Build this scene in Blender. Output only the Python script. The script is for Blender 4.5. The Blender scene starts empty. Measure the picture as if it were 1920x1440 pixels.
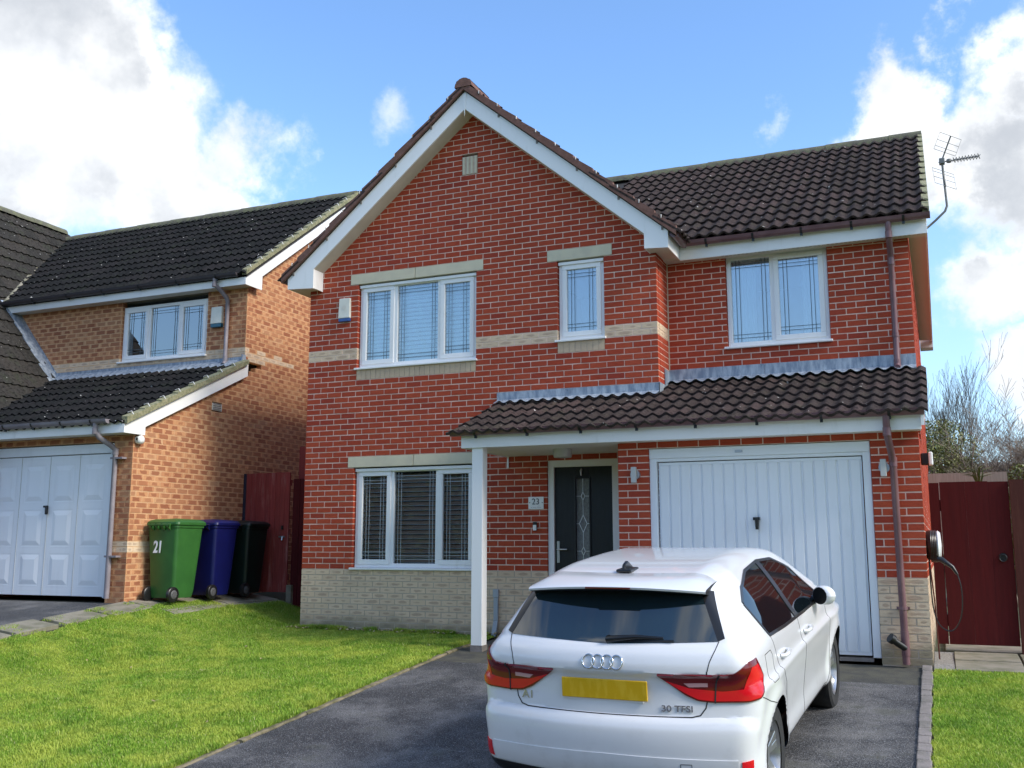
import bpy, math, random
import numpy as np
from mathutils import Vector, Matrix
from mathutils.bvhtree import BVHTree

R = math.radians
rnd = random.Random(7)
sc = bpy.context.scene
col = sc.collection

# ------------------------------------------------------------------ camera
CAM = Vector((8.046, -11.574, 1.133))
cd = bpy.data.cameras.new('camera')
cam = bpy.data.objects.new('camera', cd)
col.objects.link(cam)
cam.location = CAM
cam.rotation_euler = (R(90 + 9.22), 0, R(23.09))
cd.sensor_width = 36
cd.lens = 1869.7 / 1920 * 36
cd.clip_start = 0.05
cd.clip_end = 3000
sc.camera = cam

# ------------------------------------------------------------------ exposure
sc.view_settings.view_transform = 'Standard'
sc.view_settings.look = 'None'
sc.view_settings.gamma = 1
sc.view_settings.exposure = 1.84
sc.view_settings.use_curve_mapping = False

# ------------------------------------------------------------------ sun and sky
SUN_EL, SUN_AZ = R(38), R(97)          # azimuth clockwise from +Y: the sun stands to the right, just in front of the facade
sd = bpy.data.lights.new('sun', 'SUN')
sd.energy = 1.1
sd.angle = R(18)
sd.color = (1.0, 0.93, 0.82)
sun = bpy.data.objects.new('sun', sd)
col.objects.link(sun)
sdir = Vector((math.sin(SUN_AZ) * math.cos(SUN_EL), math.cos(SUN_AZ) * math.cos(SUN_EL), math.sin(SUN_EL)))
sun.rotation_euler = sdir.to_track_quat('Z', 'Y').to_euler()
sun.location = sdir * 40

world = bpy.data.worlds.new('World')
sc.world = world
world.use_nodes = True
wn, wl = world.node_tree.nodes, world.node_tree.links
wn.clear()


def N(tree, typ, **kw):
    n = tree.nodes.new(typ)
    for k, v in kw.items():
        setattr(n, k, v)
    return n


def math_node(tree, op, a, b=None, c=None, clamp=False):
    n = tree.nodes.new('ShaderNodeMath')
    n.operation = op
    n.use_clamp = clamp
    for i, v in enumerate((a, b, c)):
        if v is None:
            continue
        if isinstance(v, (int, float)):
            n.inputs[i].default_value = v
        else:
            tree.links.new(v, n.inputs[i])
    return n.outputs[0]


def vmath(tree, op, a, b=None, scale=None):
    n = tree.nodes.new('ShaderNodeVectorMath')
    n.operation = op
    for i, v in enumerate((a, b)):
        if v is None:
            continue
        if isinstance(v, (tuple, list, Vector)):
            n.inputs[i].default_value = tuple(v)
        else:
            tree.links.new(v, n.inputs[i])
    if scale is not None:
        if isinstance(scale, (int, float)):
            n.inputs['Scale'].default_value = scale
        else:
            tree.links.new(scale, n.inputs['Scale'])
    return n.outputs['Value'] if op in ('LENGTH', 'DOT_PRODUCT', 'DISTANCE') else n.outputs[0]


def mixc(tree, fac, a, b, blend='MIX'):
    n = tree.nodes.new('ShaderNodeMix')
    n.data_type = 'RGBA'
    n.blend_type = blend
    n.clamp_factor = True
    for idx, v in ((0, fac), (6, a), (7, b)):
        if isinstance(v, (int, float)):
            n.inputs[idx].default_value = v
        elif isinstance(v, (tuple, list)):
            n.inputs[idx].default_value = (*v[:3], 1)
        else:
            tree.links.new(v, n.inputs[idx])
    return n.outputs[2]


def smooth(tree, v, lo, hi):
    n = tree.nodes.new('ShaderNodeMapRange')
    n.interpolation_type = 'SMOOTHSTEP'
    n.clamp = True
    tree.links.new(v, n.inputs[0])
    n.inputs[1].default_value = lo
    n.inputs[2].default_value = hi
    return n.outputs[0]


def noise(tree, vec, scale, detail=4, rough=0.55, dist=0.0, out=0):
    n = tree.nodes.new('ShaderNodeTexNoise')
    n.inputs['Scale'].default_value = scale
    n.inputs['Detail'].default_value = detail
    n.inputs['Roughness'].default_value = rough
    n.inputs['Distortion'].default_value = dist
    if vec is not None:
        tree.links.new(vec, n.inputs['Vector'])
    return n.outputs[out]


def build_world():
    t = world.node_tree
    sky = N(t, 'ShaderNodeTexSky', sky_type='NISHITA', sun_disc=False)
    sky.sun_elevation = SUN_EL
    sky.sun_rotation = SUN_AZ
    sky.altitude = 50
    sky.air_density = 1.0
    sky.dust_density = 0.6
    sky.ozone_density = 1.6
    tc = N(t, 'ShaderNodeTexCoord')
    d = tc.outputs['Generated']
    sep = N(t, 'ShaderNodeSeparateXYZ')
    wl.new(d, sep.inputs[0])
    # cumulus banks: each a direction in the sky and a radius, their edges torn by noise
    warp = noise(t, d, 5.0, 8, 0.62, 0, 1)
    w2 = vmath(t, 'SUBTRACT', warp, (0.5, 0.5, 0.5))
    dw = vmath(t, 'ADD', d, vmath(t, 'SCALE', w2, None, 0.26))
    fine = noise(t, d, 11.0, 9, 0.62)
    blobs = CLOUDS
    acc = None
    for (v, r0, r1, amt) in blobs:
        dist = vmath(t, 'DISTANCE', dw, v)
        m = smooth(t, dist, r1, r0)
        m = math_node(t, 'MULTIPLY', m, amt)
        acc = m if acc is None else math_node(t, 'MAXIMUM', acc, m)
    # scattered cloud all over the rest of the sky dome
    zc = math_node(t, 'ADD', math_node(t, 'MAXIMUM', sep.outputs[2], 0.0), 0.28)
    cmb = N(t, 'ShaderNodeCombineXYZ')
    wl.new(math_node(t, 'DIVIDE', sep.outputs[0], zc), cmb.inputs[0])
    wl.new(math_node(t, 'DIVIDE', sep.outputs[1], zc), cmb.inputs[1])
    cmb.inputs[2].default_value = 9.3
    gen = noise(t, cmb.outputs[0], 1.25, 8, 0.58)
    # the field thins out around the clear patch of blue over the house
    clear = smooth(t, vmath(t, 'DISTANCE', d, CLEAR), 0.35, 0.85)
    clear2 = smooth(t, vmath(t, 'DISTANCE', d, CLEAR2), 0.30, 0.62)
    gmask = math_node(t, 'MULTIPLY', math_node(t, 'MULTIPLY', smooth(t, gen, 0.45, 0.60), clear), clear2)
    acc = math_node(t, 'MAXIMUM', acc, gmask)
    edge = math_node(t, 'ADD', acc, math_node(t, 'MULTIPLY', math_node(t, 'SUBTRACT', fine, 0.5), 0.75))
    mask = smooth(t, edge, 0.16, 0.86)
    up = smooth(t, sep.outputs[2], -0.02, 0.02)
    # thickness shading: the dense bellies of the clouds are grey
    belly = noise(t, vmath(t, 'ADD', d, (0, 0, 0.035)), 4.2, 6, 0.55)
    dens = math_node(t, 'MULTIPLY', smooth(t, edge, 0.55, 1.05), smooth(t, belly, 0.36, 0.58))
    puff = smooth(t, noise(t, vmath(t, 'ADD', d, (0.02, 0, 0.03)), 9.0, 8, 0.6), 0.36, 0.66)
    lit = mixc(t, puff, (3.45, 3.45, 3.4), (2.35, 2.42, 2.52))
    ccol = mixc(t, dens, lit, (1.5, 1.58, 1.70))
    skyc = mixc(t, 1.0, sky.outputs[0], (0.53, 0.645, 0.755), 'MULTIPLY')
    haze = smooth(t, sep.outputs[2], 0.42, 0.0)
    skyc = mixc(t, math_node(t, 'MULTIPLY', haze, 0.55), skyc, (1.55, 2.12, 2.55))
    allc = mixc(t, math_node(t, 'MULTIPLY', mask, 0.97), skyc, ccol)
    gcol = (0.6, 0.62, 0.45)
    fin = mixc(t, up, gcol, allc)
    bg = N(t, 'ShaderNodeBackground')
    bg.inputs[1].default_value = 0.12
    wl.new(fin, bg.inputs[0])
    o = N(t, 'ShaderNodeOutputWorld')
    wl.new(bg.outputs[0], o.inputs[0])


def sky_dir(az_deg, el_deg):
    a, e = R(az_deg), R(el_deg)
    return Vector((math.sin(a) * math.cos(e), math.cos(a) * math.cos(e), math.sin(e)))


# directions (azimuth clockwise from +Y, elevation) of the cloud banks in view
CLOUDS = [(sky_dir(-47, 22.5), 0.04, 0.16, 1.0), (sky_dir(-50, 27), 0.05, 0.14, 1.0), (sky_dir(-42, 19.5), 0.03, 0.11, 0.95), (sky_dir(-39, 22.5), 0.01, 0.09, 0.85), (sky_dir(-51, 17), 0.03, 0.09, 0.85),
          (sky_dir(4.5, 19.5), 0.02, 0.10, 0.95), (sky_dir(0.5, 23.0), 0.02, 0.085, 0.95), (sky_dir(-1.0, 20.5), 0.02, 0.085, 0.95), (sky_dir(4, 14), 0.02, 0.085, 0.95), (sky_dir(9, 22), 0.03, 0.10, 0.95), (sky_dir(4.0, 26.0), 0.0, 0.055, 0.85),
          (sky_dir(6, 8), 0.03, 0.08, 0.85), (sky_dir(-8.9, 24), 0.0, 0.04, 0.48), (sky_dir(-30, 24.2), 0.0, 0.05, 0.42)]
CLEAR = sky_dir(-20, 28)
CLEAR2 = sky_dir(197, 17)              # the blue gap mirrored in the upstairs panes
build_world()

# ------------------------------------------------------------------ materials
MATS = {}


class Mat:
    """small wrapper for building a node material"""

    def __init__(self, name, rough=0.6, spec=0.5, metallic=0.0, coat=0.0):
        m = bpy.data.materials.new(name)
        m.use_nodes = True
        self.m, self.t = m, m.node_tree
        self.b = self.t.nodes['Principled BSDF']
        self.b.inputs['Roughness'].default_value = rough
        self.b.inputs['Specular IOR Level'].default_value = spec
        self.b.inputs['Metallic'].default_value = metallic
        self.b.inputs['Coat Weight'].default_value = coat
        self.b.inputs['Coat Roughness'].default_value = 0.04
        MATS[name] = m

    def pos(self, scale=(1, 1, 1)):
        g = self.t.nodes.new('ShaderNodeNewGeometry')
        if scale == (1, 1, 1):
            return g.outputs['Position']
        return vmath(self.t, 'MULTIPLY', g.outputs['Position'], scale)

    def obj(self):
        return self.t.nodes.new('ShaderNodeTexCoord').outputs['Object']

    def piece(self):
        """0..1, one value for each brick / tile whether it is an object or an island"""
        g = self.t.nodes.new('ShaderNodeNewGeometry')
        o = self.t.nodes.new('ShaderNodeObjectInfo')
        return math_node(self.t, 'FRACT', math_node(self.t, 'ADD', g.outputs['Random Per Island'], math_node(self.t, 'MULTIPLY', o.outputs['Random'], 7.31)))

    def color(self, c):
        if isinstance(c, (tuple, list)):
            self.b.inputs['Base Color'].default_value = (*c[:3], 1)
        else:
            self.t.links.new(c, self.b.inputs['Base Color'])

    def bump(self, h, strength=0.3, dist=0.01):
        n = self.t.nodes.new('ShaderNodeBump')
        n.inputs['Strength'].default_value = strength
        n.inputs['Distance'].default_value = dist
        self.t.links.new(h, n.inputs['Height'])
        self.t.links.new(n.outputs[0], self.b.inputs['Normal'])

    def rough(self, v):
        self.t.links.new(v, self.b.inputs['Roughness'])


def simple(name, c, rough=0.6, c2=None, scale=6, detail=5, bump=0, bscale=None, spec=0.5, metallic=0, coat=0, lo=0.35, hi=0.7, stretch=(1, 1, 1), bdist=0.01):
    M = Mat(name, rough, spec, metallic, coat)
    p = M.pos(stretch)
    if c2 is None:
        M.color(c)
    else:
        M.color(mixc(M.t, smooth(M.t, noise(M.t, p, scale, detail), lo, hi), c, c2))
    if bump:
        M.bump(noise(M.t, p, bscale or scale * 3, 4), bump, bdist)
    return M.m


def ramp(tree, fac, stops):
    n = tree.nodes.new('ShaderNodeValToRGB')
    el = n.color_ramp.elements
    while len(el) < len(stops):
        el.new(0.5)
    for e, (p, c) in zip(el, stops):
        e.position = p
        e.color = (*c, 1)
    tree.links.new(fac, n.inputs[0])
    return n.outputs[0]


def brick_mat(name, stops, dark, blotch, mottled=False):
    M = Mat(name, 0.85, 0.25)
    t = M.t
    p = M.pos()
    base = ramp(t, M.piece(), stops)
    st = noise(t, M.pos((6, 6, 38)), 2.2, 5, 0.6)
    base = mixc(t, math_node(t, 'MULTIPLY', smooth(t, st, 0.45, 0.75), 0.45), base, dark)
    fine = noise(t, p, 60, 3)
    base = mixc(t, math_node(t, 'MULTIPLY', smooth(t, fine, 0.55, 0.8), 0.25), base, tuple(min(1, v * 1.9 + 0.02) for v in stops[0][1]))
    if blotch:
        uv = t.nodes.new('ShaderNodeTexCoord').outputs['UV']
        c = vmath(t, 'SUBTRACT', uv, (0.5, 0.5, 0))
        wob = noise(t, p, 9 if not mottled else 17, 5)
        if mottled:
            ca_ = N(t, 'ShaderNodeSeparateXYZ')
            t.links.new(vmath(t, 'ABSOLUTE', c), ca_.inputs[0])
            ln = math_node(t, 'MAXIMUM', ca_.outputs[0], math_node(t, 'SUBTRACT', ca_.outputs[1], 0.10))
            dd = math_node(t, 'ADD', ln, math_node(t, 'MULTIPLY', math_node(t, 'SUBTRACT', wob, 0.5), 0.5))
        else:
            c = vmath(t, 'MULTIPLY', c, (1.1, 1.25, 0))
            dd = math_node(t, 'ADD', vmath(t, 'LENGTH', c), math_node(t, 'MULTIPLY', math_node(t, 'SUBTRACT', wob, 0.5), 0.75))
        pc = M.piece()
        if mottled:
            r1 = math_node(t, 'FRACT', math_node(t, 'MULTIPLY', pc, 5.7))
            r2 = math_node(t, 'FRACT', math_node(t, 'MULTIPLY', pc, 23.1))
            th = math_node(t, 'SUBTRACT', math_node(t, 'MULTIPLY', math_node(t, 'POWER', r1, 0.45), 0.30), 0.13)
            k = smooth(t, math_node(t, 'SUBTRACT', dd, th), 0.30, 0.22)
            base = mixc(t, math_node(t, 'MULTIPLY', k, math_node(t, 'ADD', 0.40, math_node(t, 'MULTIPLY', r2, 0.5))), base, blotch)
        else:
            th = math_node(t, 'MULTIPLY', math_node(t, 'FRACT', math_node(t, 'MULTIPLY', pc, 3.3)), 0.26)
            k = smooth(t, math_node(t, 'SUBTRACT', dd, th), 0.26, 0.02)
            base = mixc(t, math_node(t, 'MULTIPLY', k, 0.5), base, blotch)
    if blotch and not mottled:
        sz = N(t, 'ShaderNodeSeparateXYZ')
        t.links.new(p, sz.inputs[0])
        wet = math_node(t, 'ADD', sz.outputs[2], math_node(t, 'MULTIPLY', noise(t, p, 2.2, 5, 0.6), -0.34))
        base = mixc(t, math_node(t, 'MULTIPLY', smooth(t, wet, 0.08, -0.10), 0.75), base, (0.20, 0.185, 0.125))
    M.color(base)
    M.bump(math_node(t, 'ADD', st, math_node(t, 'MULTIPLY', fine, 0.6)), 0.55, 0.006)
    return M.m


M_BRICK = brick_mat('red_brick', [(0, (0.37, 0.055, 0.025)), (0.35, (0.41, 0.065, 0.029)), (0.7, (0.44, 0.076, 0.034)), (1, (0.32, 0.045, 0.025))], (0.20, 0.027, 0.017), None)
M_BUFF = brick_mat('buff_brick', [(0, (0.68, 0.52, 0.36)), (0.5, (0.74, 0.57, 0.40)), (1, (0.62, 0.47, 0.33))], (0.54, 0.41, 0.29), (0.32, 0.20, 0.15))
M_SOLDIER = brick_mat('soldier_brick', [(0, (0.58, 0.44, 0.30)), (0.5, (0.63, 0.48, 0.33)), (1, (0.54, 0.41, 0.29))], (0.40, 0.31, 0.23), None)
M_NBRICK = brick_mat('mottled_brick', [(0, (0.56, 0.27, 0.13)), (0.45, (0.60, 0.31, 0.155)), (0.8, (0.50, 0.225, 0.11)), (1, (0.62, 0.37, 0.20))], (0.46, 0.22, 0.11), (0.29, 0.100, 0.052), True)
M_MORTAR = simple('pale_mortar', (0.84, 0.66, 0.55), 0.95, (0.70, 0.53, 0.44), 12, bump=0.4, bscale=90)
M_GMORTAR = simple('grey_mortar', (0.46, 0.38, 0.30), 0.95, (0.54, 0.45, 0.36), 12, bump=0.4, bscale=90)
M_NMORTAR = simple('tan_mortar', (0.70, 0.44, 0.24), 0.95, (0.62, 0.40, 0.24), 9, bump=0.4, bscale=90)
M_STONE = simple('cast_stone', (0.66, 0.60, 0.44), 0.9, (0.58, 0.53, 0.40), 5, bump=0.2, bscale=60)
M_WHITE = simple('white_upvc', (0.87, 0.87, 0.86), 0.32, (0.70, 0.70, 0.67), 2.6, detail=9, lo=0.56, hi=0.9, stretch=(3, 3, .8))
M_WHITEW = simple('white_painted_wood', (0.80, 0.80, 0.78), 0.5, (0.70, 0.70, 0.68), 4, lo=0.55, hi=0.85, bump=0.1)
M_SOFFIT = simple('soffit_board', (0.70, 0.67, 0.58), 0.6, (0.63, 0.60, 0.52), 4)
M_GDOOR = simple('white_door_steel', (0.82, 0.85, 0.88), 0.40, (0.74, 0.76, 0.78), 2.2, detail=8, lo=0.5, hi=0.82, stretch=(2.5, 1, .5))
M_LEAD = None


def lead():
    M = Mat('lead_flashing', 0.55, 0.5, 0.25)
    t = M.t
    a = smooth(t, noise(t, M.pos((9, 9, 2.2)), 2.0, 6, 0.65), 0.35, 0.7)
    c = mixc(t, a, (0.20, 0.25, 0.32), (0.46, 0.51, 0.56))
    b = smooth(t, noise(t, M.pos((16, 16, 5)), 2.0, 5, 0.6), 0.66, 0.73)
    c = mixc(t, math_node(t, 'MULTIPLY', b, 0.75), c, (0.05, 0.06, 0.08))
    M.color(c)
    M.bump(noise(t, M.pos(), 25, 3), 0.25, 0.01)
    return M.m


M_LEAD = lead()


def tile_mat(name, stops, moss, lich):
    M = Mat(name, 1.0, 0.12)
    t = M.t
    p = M.pos()
    base = ramp(t, M.piece(), stops)
    base = mixc(t, smooth(t, noise(t, p, 3.5, 6, 0.6), 0.5, 0.75), base, moss)
    base = mixc(t, smooth(t, noise(t, p, 30, 5, 0.65), 0.48, 0.75), base, tuple(v * 2.3 for v in stops[0][1]))
    base = mixc(t, smooth(t, noise(t, p, 22, 5, 0.65), 0.50, 0.32), base, tuple(v * 0.45 for v in stops[0][1]))
    spots = smooth(t, noise(t, p, 15, 3, 0.5), 0.715, 0.74)
    base = mixc(t, math_node(t, 'MULTIPLY', spots, lich), base, (0.62, 0.60, 0.56))
    M.color(base)
    M.bump(noise(t, p, 80, 3), 0.5, 0.006)
    return M.m


M_TILE = tile_mat('brown_concrete_tile', [(0, (0.038, 0.029, 0.027)), (0.5, (0.050, 0.038, 0.035)), (1, (0.066, 0.045, 0.042))], (0.062, 0.055, 0.040), 0.9)
M_NTILE = tile_mat('dark_concrete_tile', [(0, (0.012, 0.0125, 0.013)), (0.5, (0.016, 0.016, 0.0165)), (1, (0.021, 0.019, 0.020))], (0.021, 0.025, 0.018), 0.8)
M_NTILE2 = tile_mat('weathered_concrete_tile', [(0, (0.030, 0.028, 0.025)), (0.5, (0.037, 0.034, 0.031)), (1, (0.046, 0.040, 0.035))], (0.042, 0.046, 0.031), 0.6)
M_VERGE = simple('verge_concrete', (0.15, 0.075, 0.058), 0.9, (0.19, 0.10, 0.08), 14, bump=0.4)
M_MOSSV = simple('mossy_verge_mortar', (0.30, 0.28, 0.17), 0.95, (0.16, 0.17, 0.09), 22, bump=0.8, bscale=50)
M_RIDGE = simple('mossy_ridge_tile', (0.10, 0.095, 0.072), 0.95, (0.15, 0.155, 0.085), 9, bump=0.6, bscale=40)
M_PIPE = simple('brown_pvc_pipe', (0.15, 0.075, 0.085), 0.33, (0.20, 0.11, 0.12), 5)
M_GPIPE = simple('greyed_pvc_pipe', (0.22, 0.195, 0.215), 0.5, (0.28, 0.25, 0.27), 5)
M_BLACK = simple('black_plastic', (0.012, 0.012, 0.013), 0.35)
M_METAL = simple('galvanised_steel', (0.55, 0.56, 0.57), 0.35, metallic=0.9)
M_CLIP = simple('verge_clip', (0.72, 0.70, 0.66), 0.5)
M_AERIAL = simple('weathered_aluminium', (0.20, 0.20, 0.19), 0.55, metallic=0.4)
M_DOOR = simple('dark_composite_door', (0.0035, 0.005, 0.007), 0.38, (0.007, 0.009, 0.012), 18, stretch=(4, 4, 0.4), bump=0.25, bscale=40)
M_DARK = simple('dark_interior', (0.03, 0.028, 0.026), 0.9)
M_ROOM = simple('room_wall', (0.30, 0.28, 0.25), 0.9)
M_LEADSTRIP = simple('lead_strip', (0.10, 0.13, 0.15), 0.45, metallic=0.4)
M_LSTRIP2 = simple('pale_lead_strip', (0.42, 0.45, 0.47), 0.4, metallic=0.4)
M_BLIND = simple('white_blind_slat', (0.86, 0.90, 0.90), 0.5)
M_BLINDB = simple('brown_blind_slat', (0.56, 0.36, 0.27), 0.55, (0.44, 0.28, 0.21), 10, stretch=(.3, 1, 4))
M_CURTAIN = simple('white_curtain', (0.80, 0.80, 0.80), 0.9)
M_CREAM = simple('cream_plastic', (0.76, 0.75, 0.66), 0.45, (0.68, 0.67, 0.58), 8)
M_BLUEP = simple('blue_plastic', (0.03, 0.09, 0.30), 0.3)
M_TEALP = simple('teal_plastic', (0.01, 0.10, 0.16), 0.3)
M_LAMP = simple('grey_lamp_plastic', (0.50, 0.50, 0.48), 0.45)
M_TERRA = simple('air_brick_clay', (0.60, 0.47, 0.36), 0.85, (0.50, 0.36, 0.28), 20)


def glass_mat(name, tint, fac0, rough=0.0):
    m = bpy.data.materials.new(name)
    m.use_nodes = True
    t = m.node_tree
    t.nodes.clear()
    o = N(t, 'ShaderNodeOutputMaterial')
    g = N(t, 'ShaderNodeBsdfGlossy')
    g.inputs['Roughness'].default_value = rough
    g.inputs['Color'].default_value = (0.95, 0.98, 1, 1)
    tr = N(t, 'ShaderNodeBsdfTransparent')
    tr.inputs[0].default_value = (*tint, 1)
    fr = N(t, 'ShaderNodeFresnel')
    fr.inputs[0].default_value = 1.55
    f = math_node(t, 'ADD', math_node(t, 'MULTIPLY', fr.outputs[0], 1.15), fac0, clamp=True)
    mx = N(t, 'ShaderNodeMixShader')
    t.links.new(f, mx.inputs[0])
    t.links.new(tr.outputs[0], mx.inputs[1])
    t.links.new(g.outputs[0], mx.inputs[2])
    t.links.new(mx.outputs[0], o.inputs[0])
    MATS[name] = m
    return m


M_GLASS = glass_mat('window_glass', (0.80, 0.88, 0.92), 0.24)
M_GLASSLOW = glass_mat('low_window_glass', (0.92, 0.94, 0.95), 0.0)
M_GLASSB = glass_mat('bedroom_window_glass', (0.88, 0.96, 0.98), 0.17)


def wood_mat(name, c1, c2, c3, sc_=5.0):
    M = Mat(name, 0.8, 0.25)
    t = M.t
    g = noise(t, M.pos((9, 9, 0.55)), sc_, 6, 0.6)
    c = mixc(t, smooth(t, g, 0.35, 0.65), c1, c2)
    w = smooth(t, noise(t, M.pos((5, 5, 0.8)), 1.6, 5, 0.65), 0.52, 0.78)
    c = mixc(t, math_node(t, 'MULTIPLY', w, 0.75), c, c3)
    c = mixc(t, math_node(t, 'MULTIPLY', M.piece(), 0.35), c, tuple(v * 0.6 for v in c1))
    M.color(c)
    M.bump(g, 0.35, 0.006)
    return M.m


M_REDWOOD = wood_mat('red_stained_boards', (0.30, 0.055, 0.048), (0.22, 0.040, 0.036), (0.46, 0.25, 0.22))
M_GUTTER = simple('dark_gutter_pvc', (0.060, 0.052, 0.058), 0.4)
M_REDDARK = wood_mat('dark_red_stained_boards', (0.085, 0.007, 0.008), (0.068, 0.006, 0.007), (0.10, 0.012, 0.012), 3.5)
M_BROWNWOOD = wood_mat('brown_stained_boards', (0.10, 0.030, 0.022), (0.075, 0.022, 0.018), (0.15, 0.06, 0.04))
M_GREYWOOD = wood_mat('weathered_grey_wood', (0.38, 0.35, 0.30), (0.30, 0.27, 0.23), (0.46, 0.43, 0.38))


def tarmac():
    M = Mat('tarmac', 0.85, 0.35)
    t = M.t
    p = M.pos()
    big = smooth(t, noise(t, p, 1.3, 9, 0.7, 0.15), 0.42, 0.68)
    c = mixc(t, big, (0.032, 0.032, 0.034), (0.150, 0.145, 0.143))
    grit = noise(t, p, 110, 2, 0.6)
    c = mixc(t, smooth(t, grit, 0.50, 0.72), c, (0.24, 0.24, 0.24))
    c = mixc(t, smooth(t, grit, 0.44, 0.30), c, (0.012, 0.012, 0.014))
    moss = math_node(t, 'MULTIPLY', smooth(t, noise(t, p, 2.6, 5, 0.6), 0.55, 0.75), 0.5)
    c = mixc(t, moss, c, (0.055, 0.058, 0.036))
    M.color(c)
    M.rough(math_node(t, 'SUBTRACT', 0.92, math_node(t, 'MULTIPLY', math_node(t, 'SUBTRACT', 1.0, big), 0.25)))
    M.bump(grit, 0.7, 0.006)
    return M.m


M_TARMAC = tarmac()
M_OLDTAR = simple('mossy_old_tarmac', (0.085, 0.082, 0.062), 0.95, (0.050, 0.050, 0.046), 7, detail=8, bump=0.8, bscale=110)
M_SOIL = simple('lawn_soil', (0.22, 0.28, 0.035), 0.95, (0.14, 0.19, 0.03), 6, bump=0.6)
M_EARTH = simple('rough_ground', (0.06, 0.075, 0.03), 0.95, (0.08, 0.07, 0.04), 1.5)
M_SLAB = simple('paving_slab_concrete', (0.27, 0.245, 0.19), 0.9, (0.16, 0.155, 0.10), 5, bump=0.4, bscale=70)
M_KERB = simple('concrete_sett', (0.25, 0.22, 0.205), 0.92, (0.17, 0.155, 0.135), 7, bump=0.7, bscale=60)
M_EDGE = simple('mossy_concrete_edging', (0.24, 0.20, 0.13), 0.95, (0.10, 0.095, 0.045), 9, bump=0.8, bscale=40)
M_GRAVEL = simple('gravel', (0.20, 0.19, 0.17), 0.95, (0.36, 0.34, 0.31), 60, detail=2, bump=1.0, bscale=70)


def grass_mat():
    M = Mat('grass_blade', 0.6, 0.25)
    t = M.t
    p = M.pos()
    pc = M.piece()
    c = ramp(t, pc, [(0, (0.18, 0.35, 0.034)), (0.45, (0.27, 0.45, 0.048)), (0.75, (0.37, 0.52, 0.070)), (0.93, (0.47, 0.56, 0.12)), (1, (0.60, 0.58, 0.28))])
    pat = smooth(t, noise(t, p, 2.0, 6, 0.65), 0.42, 0.64)
    c = mixc(t, math_node(t, 'MULTIPLY', pat, 0.75), c, (0.56, 0.62, 0.11))
    pat2 = smooth(t, noise(t, p, 3.6, 4, 0.6), 0.5, 0.72)
    c = mixc(t, math_node(t, 'MULTIPLY', pat2, 0.6), c, (0.12, 0.27, 0.030))
    M.color(c)
    tl = N(t, 'ShaderNodeBsdfTranslucent')
    t.links.new(c, tl.inputs[0])
    mx = N(t, 'ShaderNodeMixShader')
    mx.inputs[0].default_value = 0.35
    out = t.nodes['Material Output']
    t.links.new(M.b.outputs[0], mx.inputs[1])
    t.links.new(tl.outputs[0], mx.inputs[2])
    t.links.new(mx.outputs[0], out.inputs[0])
    return M.m


M_GRASS = grass_mat()
M_LEAF = simple('ivy_leaf', (0.12, 0.15, 0.028), 0.5, (0.25, 0.24, 0.08), 2.5)
M_LEAF2 = simple('yellowish_leaf', (0.12, 0.14, 0.02), 0.5, (0.07, 0.10, 0.02), 3)
M_BARK = simple('grey_bark', (0.14, 0.135, 0.12), 0.9, (0.20, 0.19, 0.17), 4)
M_BARK2 = simple('brown_twig', (0.20, 0.155, 0.12), 0.9, (0.27, 0.23, 0.19), 4)
M_DEADLEAF = simple('dead_leaf', (0.40, 0.30, 0.14), 0.8, (0.55, 0.48, 0.30), 30)

# ------------------------------------------------------------------ mesh helpers


def children_inv(parent):
    if parent is not None and parent.type == 'EMPTY' and parent.name not in LOCAL:
        return Matrix.Translation(-Vector(parent.location))
    return None


LOCAL = set()


def link(o, parent=None):
    col.objects.link(o)
    if parent is not None:
        o.parent = parent
        inv = children_inv(parent)
        if inv is not None:
            o.matrix_parent_inverse = inv
    return o


def tag(o, label=None, cat=None, group=None, kind=None):
    if label:
        o['label'] = label
    if cat:
        o['category'] = cat
    if group:
        o['group'] = group
    if kind:
        o['kind'] = kind
    return o


def thing(name, loc, label, cat, group=None, rot=None, local=False):
    o = bpy.data.objects.new(name, None)
    o.empty_display_size = 0.2
    o.location = loc
    if rot:
        o.rotation_euler = rot
    col.objects.link(o)
    if local:
        LOCAL.add(o.name)
    return tag(o, label, cat, group)


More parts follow.
